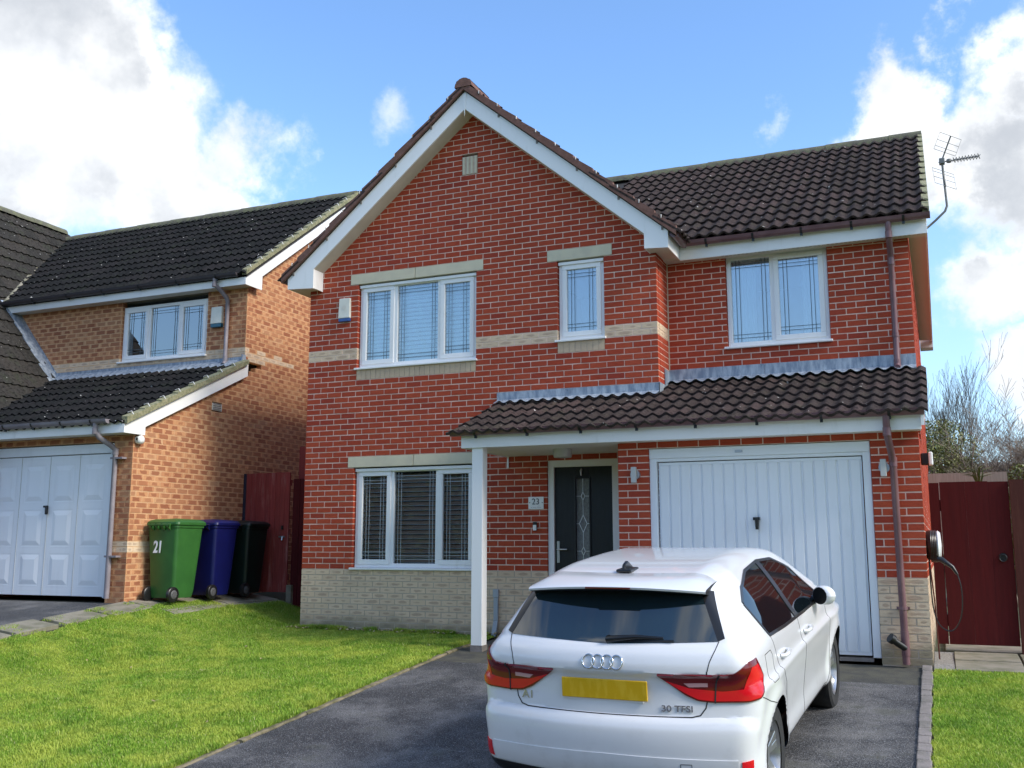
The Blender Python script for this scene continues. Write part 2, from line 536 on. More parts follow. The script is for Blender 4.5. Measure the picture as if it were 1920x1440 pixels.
class MB:
    def __init__(self):
        self.v, self.f = [], []

    def box(self, x0, x1, y0, y1, z0, z1):
        if x0 > x1: x0, x1 = x1, x0
        if y0 > y1: y0, y1 = y1, y0
        if z0 > z1: z0, z1 = z1, z0
        b = len(self.v)
        self.v += [(x0, y0, z0), (x1, y0, z0), (x1, y1, z0), (x0, y1, z0), (x0, y0, z1), (x1, y0, z1), (x1, y1, z1), (x0, y1, z1)]
        self.f += [tuple(b + i for i in q) for q in ((0, 3, 2, 1), (4, 5, 6, 7), (0, 1, 5, 4), (1, 2, 6, 5), (2, 3, 7, 6), (3, 0, 4, 7))]
        return self

    def hexa(self, pts):
        b = len(self.v)
        self.v += [tuple(p) for p in pts]
        self.f += [tuple(b + i for i in q) for q in ((0, 3, 2, 1), (4, 5, 6, 7), (0, 1, 5, 4), (1, 2, 6, 5), (2, 3, 7, 6), (3, 0, 4, 7))]
        return self

    def prism(self, poly, vec):
        """polygon (3d points) swept along vec"""
        b, n = len(self.v), len(poly)
        vec = Vector(vec)
        self.v += [tuple(p) for p in poly] + [tuple(Vector(p) + vec) for p in poly]
        self.f.append(tuple(b + i for i in reversed(range(n))))
        self.f.append(tuple(b + n + i for i in range(n)))
        for i in range(n):
            j = (i + 1) % n
            self.f.append((b + i, b + j, b + n + j, b + n + i))
        return self

    def tube(self, pts, r, n=8, cap=True):
        pts = [Vector(p) for p in pts]
        rs = r if isinstance(r, (list, tuple)) else [r] * len(pts)
        b = len(self.v)
        prev = None
        for i, p in enumerate(pts):
            if i == 0:
                d = pts[1] - pts[0]
            elif i == len(pts) - 1:
                d = pts[-1] - pts[-2]
            else:
                d = (pts[i + 1] - p).normalized() + (p - pts[i - 1]).normalized()
            d.normalize()
            if prev is None:
                a = Vector((0, 0, 1)) if abs(d.z) < 0.9 else Vector((1, 0, 0))
                u = d.cross(a).normalized()
            else:
                u = (prev - d * prev.dot(d)).normalized()
            prev = u
            w = d.cross(u)
            for k in range(n):
                an = 2 * math.pi * k / n
                self.v.append(tuple(p + (u * math.cos(an) + w * math.sin(an)) * rs[i]))
        for i in range(len(pts) - 1):
            for k in range(n):
                k2 = (k + 1) % n
                self.f.append((b + i * n + k, b + i * n + k2, b + (i + 1) * n + k2, b + (i + 1) * n + k))
        if cap:
            self.f.append(tuple(b + k for k in reversed(range(n))))
            self.f.append(tuple(b + (len(pts) - 1) * n + k for k in range(n)))
        return self

    def lathe(self, prof, center, axis='z', n=24, cap=True):
        """prof: list of (radius, height) along axis"""
        b = len(self.v)
        c = Vector(center)
        for r_, h in prof:
            for k in range(n):
                a = 2 * math.pi * k / n
                p, q = r_ * math.cos(a), r_ * math.sin(a)
                d = {'z': (p, q, h), 'x': (h, p, q), 'y': (q, h, p)}[axis]
                self.v.append(tuple(c + Vector(d)))
        for i in range(len(prof) - 1):
            for k in range(n):
                k2 = (k + 1) % n
                self.f.append((b + i * n + k, b + i * n + k2, b + (i + 1) * n + k2, b + (i + 1) * n + k))
        if cap:
            self.f.append(tuple(b + k for k in reversed(range(n))))
            self.f.append(tuple(b + (len(prof) - 1) * n + k for k in range(n)))
        return self

    def grid(self, P):
        """P: rows of points"""
        b = len(self.v)
        nr, nc = len(P), len(P[0])
        for row in P:
            self.v += [tuple(p) for p in row]
        for i in range(nr - 1):
            for j in range(nc - 1):
                self.f.append((b + i * nc + j, b + i * nc + j + 1, b + (i + 1) * nc + j + 1, b + (i + 1) * nc + j))
        return self

    def mesh(self, name):
        me = bpy.data.meshes.new(name)
        me.from_pydata(self.v, [], self.f)
        me.update()
        return me

    def build(self, name, m, parent=None, smooth=False, bevel=0, kind=None, label=None):
        me = self.mesh(name)
        me.materials.append(m)
        o = bpy.data.objects.new(name, me)
        link(o, parent)
        if smooth:
            me.polygons.foreach_set('use_smooth', [True] * len(me.polygons))
            try:
                me.set_sharp_from_angle(angle=R(smooth if smooth is not True else 40))
            except Exception:
                pass
        if bevel:
            md = o.modifiers.new('bevel', 'BEVEL')
            md.width = bevel
            md.segments = 2
            md.limit_method = 'ANGLE'
        if kind:
            o['kind'] = kind
        if label:
            o['label'] = label
        return o


def bar(mb, x0, x1, y0, y1, z0, z1):
    mb.box(x0, x1, y0, y1, z0, z1)
    return mb


def text_mesh(name, s, size, loc, rot, m, parent, extrude=0.002, align='CENTER', sx=1.0, bold=0.0):
    c = bpy.data.curves.new(name, 'FONT')
    c.body = s
    c.size = size
    c.extrude = extrude
    c.align_x = align
    c.align_y = 'CENTER'
    c.offset = bold
    tmp = bpy.data.objects.new(name + '_tmp', c)
    me = bpy.data.meshes.new_from_object(tmp)
    bpy.data.objects.remove(tmp)
    bpy.data.curves.remove(c)
    me.name = name
    me.materials.clear()
    me.materials.append(m)
    o = bpy.data.objects.new(name, me)
    link(o, parent)
    o.location = loc
    o.rotation_euler = rot
    o.scale = (sx, 1, 1)
    return o


def cam_dist(p):
    return (Vector(p) - CAM).length


FWD = cam.rotation_euler.to_matrix() @ Vector((0, 0, -1))
RGT = cam.rotation_euler.to_matrix() @ Vector((1, 0, 0))
UPV = cam.rotation_euler.to_matrix() @ Vector((0, 1, 0))


def in_frame(p, m=1.02):
    d = Vector(p) - CAM
    z = d.dot(FWD)
    return z > 0.1 and abs(d.dot(RGT) / z) < 960 / 1869.7 * m and abs(d.dot(UPV) / z) < 720 / 1869.7 * m

# ------------------------------------------------------------------ terrain


def smst(v):
    v = max(0.0, min(1.0, v))
    return v * v * (3 - 2 * v)


def H(x, y):
    z = 0.03 * max(0, min(1, (y + 1.05) / 1.05)) if y > -1.05 else 0.092 * (max(y, -13) + 1.05)
    return z + 0.40 * smst(-x / 2.0)


def sheet(name, x0, x1, y0, y1, dz, m, step=0.25, xf0=None, xf1=None, kind='structure', jag=0.0):
    ny = max(2, int((y1 - y0) / step) + 1)
    nx = max(2, int((x1 - x0) / step) + 1)
    rows = []
    for j in range(ny):
        y = y0 + (y1 - y0) * j / (ny - 1)
        a = xf0(y) if xf0 else x0
        b = xf1(y) if xf1 else x1
        row = []
        for i in range(nx):
            x = a + (b - a) * i / (nx - 1)
            row.append((x, y, H(x, y) + dz))
        rows.append(row)
    mb = MB()
    mb.grid(rows)
    o = mb.build(name, m, smooth=True)
    o['kind'] = kind
    return o


# far ground, one sheet to the horizon with the near part fitted to the slope
xs = [-400, -150, -60, -30, -15, -10] + [x * 0.5 for x in range(-16, 33)] + [20, 30, 60, 150, 400]
ys = [-300, -100, -40, -20] + [y * 0.5 for y in range(-30, 31)] + [20, 30, 60, 150, 500]
mb = MB()
mb.grid([[(x, y, H(x, y) - 0.03) for x in xs] for y in ys])
tag(mb.build('ground', M_EARTH, smooth=True), kind='structure')

sheet('driveway', 2.98, 7.795, -16, -1.85, 0.0, M_TARMAC)
sheet('driveway_apron', 2.98, 7.795, -1.852, -1.056, -0.004, M_OLDTAR)
sheet('porch_floor', 2.98, 4.83, -1.058, 0.0, -0.007, M_OLDTAR)
sheet('neighbour_driveway', -14, -1.96, -16, -1.19, -0.006, M_TARMAC)


def lawn_edge(y):
    return -1.52 + 0.05 * math.sin(y * 1.7) + 0.03 * math.sin(y * 4.1 + 1)


sheet('lawn', -1.5, 2.92, -16, -0.004, 0.0, M_SOIL, xf0=lawn_edge)
sheet('alley_lawn', -1.22, -0.006, 0.0, 1.2, 0.0, M_SOIL)
sheet('side_lawn', 7.9, 16, -16, -1.22, 0.0, M_SOIL)

# edging stones between lawn and driveway, setts on the right

mb = MB()
for y in np.arange(-16, -0.3, 0.5):
    mb.box(2.925, 2.975, y, y + 0.5, H(2.95, y) - 0.1, H(2.95, y) - 0.02)
kerbL = tag(mb.build('kerb', M_EARTH), kind='structure')
y = -0.62
while y > -11:
    l = rnd.uniform(0.82, 0.93)
    mb = MB()
    n = 6
    rows = []
    dx = rnd.uniform(-0.008, 0.008)
    for k in range(n + 1):
        yy = y - l * k / n
        h = H(2.95, yy) + 0.016 + rnd.uniform(-0.006, 0.006)
        j1, j2 = rnd.uniform(-.008, .008), rnd.uniform(-.008, .008)
        rows.append([(2.918 + dx + j1, yy, h - 0.05), (2.918 + dx + j1, yy, h - 0.008), (2.93 + dx, yy, h), (2.97 + dx, yy, h), (2.983 + dx + j2, yy, h - 0.01), (2.983 + dx + j2, yy, h - 0.05)])
    mb.grid(rows)
    mb.f.append(tuple(range(6)))
    b = len(mb.v) - 6
    mb.f.append(tuple(b + i for i in reversed(range(6))))
    mb.build('edging_stone', M_EDGE, kerbL, smooth=30)
    y -= l + rnd.uniform(0.006, 0.015)
mb = MB()
mb.grid([[(x, yy, H(x, yy) - 0.015) for x in (7.79, 7.9)] for yy in np.arange(-16, -1.0, 0.25)])
kerbR = tag(mb.build('sett_kerb', M_EARTH), kind='structure')
y = -1.09
while y > -9:
    l = rnd.uniform(0.185, 0.215)
    mb = MB()
    h, h2 = H(7.8, y) + 0.022 + rnd.uniform(-.004, .004), H(7.8, y - l) + 0.022 + rnd.uniform(-.004, .004)
    a, b = 7.798 + rnd.uniform(-.003, .003), 7.888 + rnd.uniform(-.006, .006)
    mb.hexa([(a, y - l, h2 - .08), (b, y - l, h2 - .08), (b, y, h - .08), (a, y, h - .08), (a, y - l, h2), (b, y - l, h2), (b, y, h), (a, y, h)])
    mb.build('sett', M_KERB, kerbR, bevel=0.008)
    y -= l + rnd.uniform(0.006, 0.012)


def slabs(name, rects, m, dz, piece='paving_slab'):
    mb = MB()
    for (x0, x1, y0, y1) in rects:
        mb.box(x0 + .02, x1 - .02, y0 + .02, y1 - .02, min(H(x0, y0), H(x1, y1)) - .12, min(H(x0, y0), H(x1, y1), H(x0, y1), H(x1, y0)) - .05)
    root = tag(mb.build(name, M_EARTH), kind='structure')
    for (x0, x1, y0, y1) in rects:
        q = MB()
        g = 0.006
        x0, x1, y0, y1 = x0 + g, x1 - g, y0 + g, y1 - g
        t = rnd.uniform(-.004, .004)
        P = [(x0, y0), (x1, y0), (x1, y1), (x0, y1)]
        q.hexa([(x, y, H(x, y) + dz - .05) for x, y in P] + [(x, y, H(x, y) + dz + t) for x, y in P])
        q.build(piece, m, root, bevel=0.006)
    return root


slabs('side_path', [(8.08, 8.68, -1.2, -0.62), (8.69, 9.3, -1.2, -0.62), (9.31, 10.0, -1.2, -0.62), (8.08, 8.68, -0.6, 0.02), (8.69, 9.3, -0.6, 0.02), (9.31, 10.0, -0.6, 0.02), (8.0, 9.0, 0.2, 1.0), (8.0, 9.0, 1.02, 2.0)], M_SLAB, 0.02)
sheet('gravel_strip', 7.9, 8.08, -1.2, 0.1, 0.006, M_GRAVEL, step=0.1)
rects = []
y = -1.16
while y > -9:
    l = rnd.uniform(0.55, 0.66)
    rects.append((-1.96 + rnd.uniform(-.03, .03), -1.50 + rnd.uniform(-.05, .03), y - l, y))
    y -= l + rnd.uniform(0.01, 0.10)
for yy in (-1.1, -0.5, 0.1, 0.7):
    rects.append((-1.98, -1.30, yy, yy + 0.59))
    rects.append((-1.29, -1.18 + 0.02 * math.sin(yy * 3), yy, yy + 0.59))
slabs('bin_path', rects, M_SLAB, 0.016)

# ------------------------------------------------------------------ brickwork
C = 0.075
BL, JT = 0.225, 0.0118
BOXQ = ((0, 3, 2, 1), (4, 5, 6, 7), (0, 1, 5, 4), (1, 2, 6, 5), (2, 3, 7, 6), (3, 0, 4, 7))


def uv_boxes(name, boxes):
    """boxes: (x0,x1,y0,y1,z0,z1). UV runs 0..1 over every face with v up."""
    v, f = [], []
    for (x0, x1, y0, y1, z0, z1) in boxes:
        b = len(v)
        v += [(x0, y0, z0), (x1, y0, z0), (x1, y1, z0), (x0, y1, z0), (x0, y0, z1), (x1, y0, z1), (x1, y1, z1), (x0, y1, z1)]
        f += [tuple(b + i for i in q) for q in BOXQ]
    me = bpy.data.meshes.new(name)
    me.from_pydata(v, [], f)
    uv = me.uv_layers.new(name='UVMap')
    one = [0, 0, 0, 1, 1, 1, 1, 0, 0, 0, 1, 0, 1, 1, 0, 1] + [0, 0, 1, 0, 1, 1, 0, 1] * 4
    uv.data.foreach_set('uv', one * len(boxes))
    me.update()
    return me


class Wall:
    """axis 'x': faces -Y, runs along x at y=face; axis 'y': faces +X, runs along y at x=face"""

    def __init__(self, name, parent, axis, face, mortar):
        self.name, self.parent, self.axis, self.face = name, parent, axis, face
        self.slab = MB()
        self.bricks = []          # (box, type)
        self.mortar = mortar

    def put(self, u0, u1, z0, z1, typ, jit=True, depth=0.1):
        p = rnd.uniform(-.0018, .0018) if jit else 0
        dz = rnd.uniform(-.0014, .0014) if jit else 0
        f = self.face
        if self.axis == 'x':
            self.bricks.append(((u0, u1, f - p, f + depth, z0 + dz, z1 + dz), typ))
        else:
            self.bricks.append(((f - depth, f + p, u0, u1, z0 + dz, z1 + dz), typ))

    def back(self, u0, u1, z0, z1, rec=0.0035):
        f = self.face
        if self.axis == 'x':
            self.slab.box(u0 + .004, u1 - .004, f + rec, f + 0.095, z0, z1)
        else:
            self.slab.box(f - 0.095, f - rec, u0 + .004, u1 - .004, z0, z1)

    def lay(self, u0, u1, z0, c0, c1, openings=(), typ=None, phase=0, top=None, start=None, skip=None):
        """courses c0..c1-1 above z0"""
        for c in range(c0, c1):
            za, zb = z0 + c * C, z0 + (c + 1) * C
            a, b = u0, u1
            if top:
                r_ = top(za + 0.02)
                if r_ is None:
                    continue
                a, b = max(u0, r_[0]), min(u1, r_[1])
                if b - a < 0.03:
                    continue
            if start:
                a = start(c)
            segs = [(a, b)]
            for (o0, o1, oz0, oz1) in openings:
                if oz0 < zb - 0.02 and oz1 > za + 0.02:
                    ns = []
                    for (s0, s1) in segs:
                        if o1 <= s0 or o0 >= s1:
                            ns.append((s0, s1))
                        else:
                            if o0 - s0 > 0.01:
                                ns.append((s0, o0))
                            if s1 - o1 > 0.01:
                                ns.append((o1, s1))
                    segs = ns
            t = typ(c) if callable(typ) else (typ or 'red')
            for (s0, s1) in segs:
                self.back(s0, s1, za, zb)
                off = (BL / 2 if (c + phase) % 2 else 0.0)
                k = math.floor((s0 - u0 - off) / BL) - 1
                pcs = []
                while True:
                    b0 = u0 + off + k * BL
                    b1 = b0 + BL - JT
                    k += 1
                    if b0 >= s1:
                        break
                    x0, x1 = max(b0, s0), min(b1, s1)
                    if x1 - x0 > 0.001:
                        pcs.append([x0, x1])
                if not pcs:
                    continue
                # no slivers at the jambs: they join their neighbour
                if len(pcs) > 1 and pcs[0][1] - pcs[0][0] < 0.05:
                    pcs.pop(0)
                if len(pcs) > 1 and pcs[-1][1] - pcs[-1][0] < 0.05:
                    pcs.pop()
                pcs[0][0], pcs[-1][1] = s0, s1
                for x0, x1 in pcs:
                    self.put(x0, x1, za + JT / 2, zb - JT / 2, t)

    def finish(self):
        self.obj = self.slab.build(self.name, self.mortar, self.parent)
        return self.obj


def emit_bricks(walls, mats, limit, names):
    """per brick type: the nearest `limit` visible bricks become objects, the rest one mesh for each wall"""
    for typ, m in mats.items():
        allb = []
        for w in walls:
            for (bx, t) in w.bricks:
                if t == typ:
                    c = ((bx[0] + bx[1]) / 2, (bx[2] + bx[3]) / 2, (bx[4] + bx[5]) / 2)
                    vis = in_frame(c)
                    allb.append((0 if vis else 1, cam_dist(c), w, bx, c))
        allb.sort(key=lambda q: (q[0], q[1]))
        cache = {}
        for (vis, d, w, bx, c) in allb[:limit]:
            key = (w.axis, round(bx[1] - bx[0], 3), round(bx[3] - bx[2], 2), round(bx[5] - bx[4], 3))
            if key not in cache:
                hx, hy, hz = (bx[1] - bx[0]) / 2, (bx[3] - bx[2]) / 2, (bx[5] - bx[4]) / 2
                me = uv_boxes(names[typ], [(-hx, hx, -hy, hy, -hz, hz)])
                me.materials.append(m)
                cache[key] = me
            o = bpy.data.objects.new(names[typ], cache[key])
            col.objects.link(o)
            o.parent = w.obj
            o.location = c
        rest = {}
        for (vis, d, w, bx, c) in allb[limit:]:
            rest.setdefault(id(w), (w, []))[1].append(bx)
        for w, L in rest.values():
            me = uv_boxes('brickwork', L)
            me.materials.append(m)
            o = bpy.data.objects.new('brickwork', me)
            col.objects.link(o)
            o.parent = w.obj
            o['kind'] = 'stuff'


# ------------------------------------------------------------------ windows, pipes, roofs


def window(parent, x0, x1, z0, z1, yf, lights, glass, lead=None, blind=None, head=0.0, inner=0.5, curtains=None, room=None, sash=(True, True, True), sill=True):
    """white casement window facing -Y. yf = front of the frame. lights = fractions of the width for each light"""
    fr = MB()
    w, d = 0.055, 0.07
    fr.box(x0, x1, yf, yf + d, z1 - w, z1)
    fr.box(x0, x1, yf, yf + d, z0 + 0.03, z0 + 0.03 + w)
    fr.box(x0, x0 + w, yf, yf + d, z0 + 0.03 + w, z1 - w)
    fr.box(x1 - w, x1, yf, yf + d, z0 + 0.03 + w, z1 - w)
    edges = [x0 + w * 0.5]
    tot = sum(lights)
    a = x0
    for l in lights:
        a += (x1 - x0) * l / tot
        edges.append(a)
    edges[-1] = x1 - w * 0.5
    for e in edges[1:-1]:
        fr.box(e - 0.03, e + 0.03, yf + 0.002, yf + d - 0.002, z0 + 0.03 + w, z1 - w)
    win = fr.build('window', M_WHITE, parent, bevel=0.004)
    if sill:
        s = MB()
        s.box(x0 - 0.04, x1 + 0.03, yf - 0.085, yf + 0.03, z0, z0 + 0.028)
        s.build('sill', M_WHITE, win, bevel=0.006)
    for i in range(len(lights)):
        e0, e1 = edges[i] + 0.028, edges[i + 1] - 0.028
        b0, b1 = z0 + 0.03 + w, z1 - w
        gz = yf + 0.03
        if sash[i]:
            s = MB()
            q = 0.062
            y0, y1 = yf - 0.014, yf + 0.04
            a0, a1, c0, c1 = e0 - 0.012, e1 + 0.012, b0 - 0.012, b1 + 0.012
            s.box(a0, a1, y0, y1, c1 - q, c1)
            s.box(a0, a1, y0, y1, c0, c0 + q)
            s.box(a0, a0 + q, y0, y1, c0 + q, c1 - q)
            s.box(a1 - q, a1, y0, y1, c0 + q, c1 - q)
            s.build('sash', M_WHITE, win, bevel=0.006)
            e0, e1, b0, b1 = a0 + q, a1 - q, c0 + q, c1 - q
            gz = yf + 0.012
        g = MB()
        g.box(e0 - .01, e1 + .01, gz, gz + 0.022, b0 - .01, b1 + .01)
        g.build('pane', glass, win)
        if lead:
            L = MB()
            t = 0.0062
            for k in (0.055, 0.10):
                for xx in (e0 + k, e1 - k):
                    L.box(xx - t / 2, xx + t / 2, gz - 0.0045, gz - 0.0005, b0, b1)
                for zz in (b0 + k, b1 - k):
                    L.box(e0, e1, gz - 0.004, gz - 0.001, zz - t / 2, zz + t / 2)
            L.build('lead_strip', lead, win)
    if blind:
        m, pitch, tilt, depth = blind[:4]
        B, E = MB(), MB()
        z = z0 + 0.12
        while z < z1 - 0.07:
            dy, dz = depth * math.cos(tilt), depth * math.sin(tilt)
            yb = yf + 0.12
            B.hexa([(x0 + .06, yb - dy / 2, z - dz / 2), (x1 - .06, yb - dy / 2, z - dz / 2), (x1 - .06, yb + dy / 2, z + dz / 2), (x0 + .06, yb + dy / 2, z + dz / 2),
                    (x0 + .06, yb - dy / 2, z - dz / 2 + .003), (x1 - .06, yb - dy / 2, z - dz / 2 + .003), (x1 - .06, yb + dy / 2, z + dz / 2 + .003), (x0 + .06, yb + dy / 2, z + dz / 2 + .003)])
            if len(blind) > 4:
                E.box(x0 + .06, x1 - .06, yb - dy / 2 - .004, yb - dy / 2 - .001, z - dz / 2 - .0045, z - dz / 2 + .0045)
            z += pitch
        bo = B.build('blind', m, win)
        if len(blind) > 4:
            E.build('slat_edge', blind[4], win)
    if curtains:
        for (c0, c1) in curtains:
            n = 26
            q = MB()
            rows = []
            for zz in (z0 + 0.05, (z0 + z1) / 2, z1 - 0.02):
                rows.append([(c0 + (c1 - c0) * k / n, yf + 0.2 + 0.025 * math.sin(k * 1.9) + 0.008 * math.sin(k * 4.4 + zz), zz) for k in range(n + 1)])
            q.grid(rows)
            o = q.build('curtain', M_CURTAIN, win, smooth=True)
    # the room behind
    q = MB()
    ya, yb = yf + 0.09, yf + 0.09 + 2.2
    q.box(x0 - .5, x1 + .5, yb, yb + .05, z0 - .4, z1 + .1)
    q.box(x0 - .5, x1 + .5, ya, yb, z0 - .45, z0 - .4)
    q.box(x0 - .5, x1 + .5, ya, yb, z1 + .1, z1 + .15)
    q.box(x0 - .55, x0 - .5, ya, yb, z0 - .4, z1 + .1)
    q.box(x1 + .5, x1 + .55, ya, yb, z0 - .4, z1 + .1)
    q.build('room', room or M_ROOM, win)
    return win


def wave(s):
    """height of a tile with two rolls, s in 0..1 across the tile"""
    a = 0.5 + 0.5 * math.cos(2 * math.pi * (2 * s - 0.62))
    return 0.034 * a ** 1.35


TW, TG, TL = 0.30, 0.345, 0.42


def tile_mesh(name, m, wavef=wave, n=12, lift=0.034, thick=0.028):
    v, f = [], []
    for (y, zz) in ((0.0, lift), (TL, 0.0)):
        for i in range(n + 1):
            s = i / n
            v.append((s * TW, y, wavef(s) + zz))
    for i in range(n + 1):
        s = i / n
        v.append((s * TW, 0.003, wavef(s) + lift - thick))
    k = n + 1
    for i in range(n):
        f.append((i, i + 1, k + i + 1, k + i))
        f.append((2 * k + i, 2 * k + i + 1, i + 1, i))
    # right and left cheeks
    b = len(v)
    v.append((TW, TL, -0.02)); v.append((0, TL, -0.02))
    f.append((n, 2 * k + n, b, k + n))
    f.append((0, k, b + 1, 2 * k))
    me = bpy.data.meshes.new(name)
    me.from_pydata(v, [], f)
    me.materials.append(m)
    me.polygons.foreach_set('use_smooth', [True] * len(me.polygons))
    me.set_sharp_from_angle(angle=R(50))
    me.update()
    return me


def tile_places(P0, U, V, ncol, nrow, keep=None, c0=0, r0=0):
    U, V = Vector(U).normalized(), Vector(V).normalized()
    Nn = U.cross(V)
    out = []
    for r_ in range(r0, nrow):
        for c in range(c0, ncol):
            p = Vector(P0) + U * (TW * c) + V * (TG * r_)
            ctr = p + U * TW / 2 + V * TG / 2
            if keep and not keep(ctr):
                continue
            j = rnd.uniform(-.007, .007)
            rot = Matrix.Rotation(rnd.uniform(-.013, .013), 3, 'Z') @ Matrix.Rotation(rnd.uniform(-.008, .008), 3, 'Y')
            B = Matrix((U, V, Nn)).transposed() @ rot
            M4 = B.to_4x4()
            M4.translation = p + V * j + Nn * rnd.uniform(-.002, .003)
            out.append((M4, ctr))
    return out


def emit_tiles(groups, limit, name='roof_tile'):
    """groups: (parent, mesh, places). The nearest `limit` are objects, the rest one mesh for each parent"""
    L = []
    for gi, (par, me, pl) in enumerate(groups):
        for (M4, c) in pl:
            L.append((0 if in_frame(c) else 1, cam_dist(c), gi, M4))
    L.sort(key=lambda q: (q[0], q[1]))
    for (_, _, gi, M4) in L[:limit]:
        par, me, _p = groups[gi]
        o = bpy.data.objects.new(name, me)
        col.objects.link(o)
        o.parent = par
        o.matrix_local = M4
    rest = {}
    for (_, _, gi, M4) in L[limit:]:
        rest.setdefault(gi, []).append(M4)
    for gi, ms in rest.items():
        par, me, _p = groups[gi]
        co = [v.co.copy() for v in me.vertices]
        fc = [tuple(p.vertices) for p in me.polygons]
        q = MB()
        for M4 in ms:
            b = len(q.v)
            q.v += [tuple(M4 @ c) for c in co]
            q.f += [tuple(b + i for i in f) for f in fc]
        o = q.build('tile_field', me.materials[0], par, smooth=50)
        o['kind'] = 'stuff'


def ridge(parent, a, b, m, r_=0.13, name='ridge_tile', step=0.45, sag=0.55):
    a, b = Vector(a), Vector(b)
    L = (b - a).length
    n = max(1, round(L / step))
    d = (b - a) / n
    side = d.cross(Vector((0, 0, 1))).normalized()
    for i in range(n):
        mb = MB()
        rows = []
        for t in (0.0, 1.0):
            p = a + d * (i + t) + Vector((0, 0, 0.006 * ((i % 2) - 0.5)))
            k = 1.0 + 0.02 * (1 - t)
            rows.append([tuple(p + side * (math.cos(an) * r_ * k) + Vector((0, 0, (math.sin(an) - sag) * r_ * k))) for an in [math.pi * q / 8 for q in range(9)]])
        mb.grid(rows)
        b0 = len(mb.v)
        mb.f.append(tuple(reversed(range(9))))
        mb.f.append(tuple(range(9, 18)))
        mb.build(name, m, parent, smooth=60)


def gutter(parent, a, b, m, r_=0.056, brackets=None, ends=True, bracket_m=None):
    a, b = Vector(a), Vector(b)
    d = (b - a).normalized()
    s = d.cross(Vector((0, 0, 1))).normalized()
    mb = MB()
    rows = []
    for p in (a, b):
        row = []
        for q in range(11):
            an = math.pi + math.pi * q / 10
            row.append(tuple(p + s * math.cos(an) * r_ + Vector((0, 0, math.sin(an) * r_))))
        row.append(tuple(p + s * r_ * 1.08 + Vector((0, 0, 0.008))))
        for q in range(10, -1, -1):
            an = math.pi + math.pi * q / 10
            row.append(tuple(p + s * math.cos(an) * (r_ - .005) + Vector((0, 0, math.sin(an) * (r_ - .005) + 0.004))))
        rows.append(row)
    mb.grid(rows)
    for k in (0, 1):
        b0 = k * 23
        cap = [b0 + i for i in range(11)]
        mb.f.append(tuple(cap if k else reversed(cap)))
    g = mb.build('gutter', m, parent, smooth=40)
    if brackets:
        L = (b - a).length
        n = brackets
        for i in range(n):
            p = a + d * (L * (i + 0.5) / n)
            q = MB()
            rows = []
            for t in (-0.014, 0.014):
                rows.append([tuple(p + d * t + s * math.cos(an) * (r_ + .006) + Vector((0, 0, math.sin(an) * (r_ + .006)))) for an in [math.pi + math.pi * k / 8 for k in range(9)]])
            q.grid(rows)
            # the lug below and the strap behind
            q.box(p.x - .014, p.x + .014, p.y - .012, p.y + .014, p.z - r_ - .03, p.z - r_)
            q.build('gutter_bracket', bracket_m or M_BLACK, g, smooth=40)
    return g


def pipe(parent, pts, r_, m, name='downpipe', collars=(), n=12):
    mb = MB()
    mb.tube(pts, r_, n)
    o = mb.build(name, m, parent, smooth=50)
    for (p, q) in collars:
        c = MB()
        c.tube([p, q], r_ * 1.14, n)
        c.build('pipe_socket', m, o, smooth=50)
    return o

# ================================================================== the red brick house
ZP = 0.825


def Z(i):
    return ZP + C * i


HOUSE = thing('brick_house', (2.5, 0, 0), 'red brick house with white gable, dark front door and ribbed white garage door', 'house')

W = 5.03
GW = Wall('front_wall', HOUSE, 'x', 0.0, M_MORTAR)


def gable_range(z):
    h = (7.06 - z) / 0.84
    if h < 0.03:
        return None
    return (2.52 - h, 2.52 + h)


OPEN_F = [(0.7875, 2.6, Z(0) - .001, Z(18)), (0.69, 2.70, Z(18), Z(20)), (0.7875, 2.6, Z(34), Z(52)), (0.66, 2.70, Z(52), Z(54)),
          (3.735, 4.36, Z(36), Z(52)), (3.60, 4.47, Z(52), Z(54)), (3.585, 4.62, -1, Z(18) + .02), (2.375, 2.61, Z(70), Z(73) + .04)]
GW.lay(0, W, ZP, 0, 84, OPEN_F, lambda c: 'buff' if c in (38, 39) else 'red', phase=0, top=gable_range)
GW.finish()
PW = Wall('plinth', HOUSE, 'x', 0.0, M_GMORTAR)
PW.lay(0, 3.585, ZP, -11, 0, [], 'buff', phase=1)
PW.finish()
# return beside the set-back wing
RW = Wall('return_wall', HOUSE, 'y', W, M_MORTAR)
RW.lay(0.1125, 0.53, ZP, 24, 55, [], lambda c: 'buff' if c in (38, 39) else 'red', start=lambda c: 0.1125)
RW.finish()
YB = 0.526
UW = Wall('upper_wall', HOUSE, 'x', YB, M_MORTAR)
UW.lay(5.042, 7.895, ZP, 28, 54, [(5.77, 6.985, Z(36), 4.78)], 'red', phase=1)
UW.finish()
q = MB()
q.box(5.028, 5.043, YB - 0.006, YB + .03, Z(30), Z(53))
q.build('sealant_joint', M_STONE, UW.obj)
# garage front
GY = -1.053
FW = Wall('garage_wall', HOUSE, 'x', GY, M_MORTAR)
FW.lay(4.825, 7.895, ZP, 0, 20, [(5.17, 7.44, -1, 2.172)], 'red', phase=0)
FW.finish()
FP = Wall('garage_plinth', HOUSE, 'x', GY, M_GMORTAR)
FP.lay(4.825, 5.17, ZP, -12, 0, [], 'buff', phase=1)
FP.finish()
FP2 = Wall('garage_plinth', HOUSE, 'x', GY, M_GMORTAR)
FP2.lay(7.44, 7.895, ZP, -12, 0, [], 'buff', phase=1)
FP2.finish()
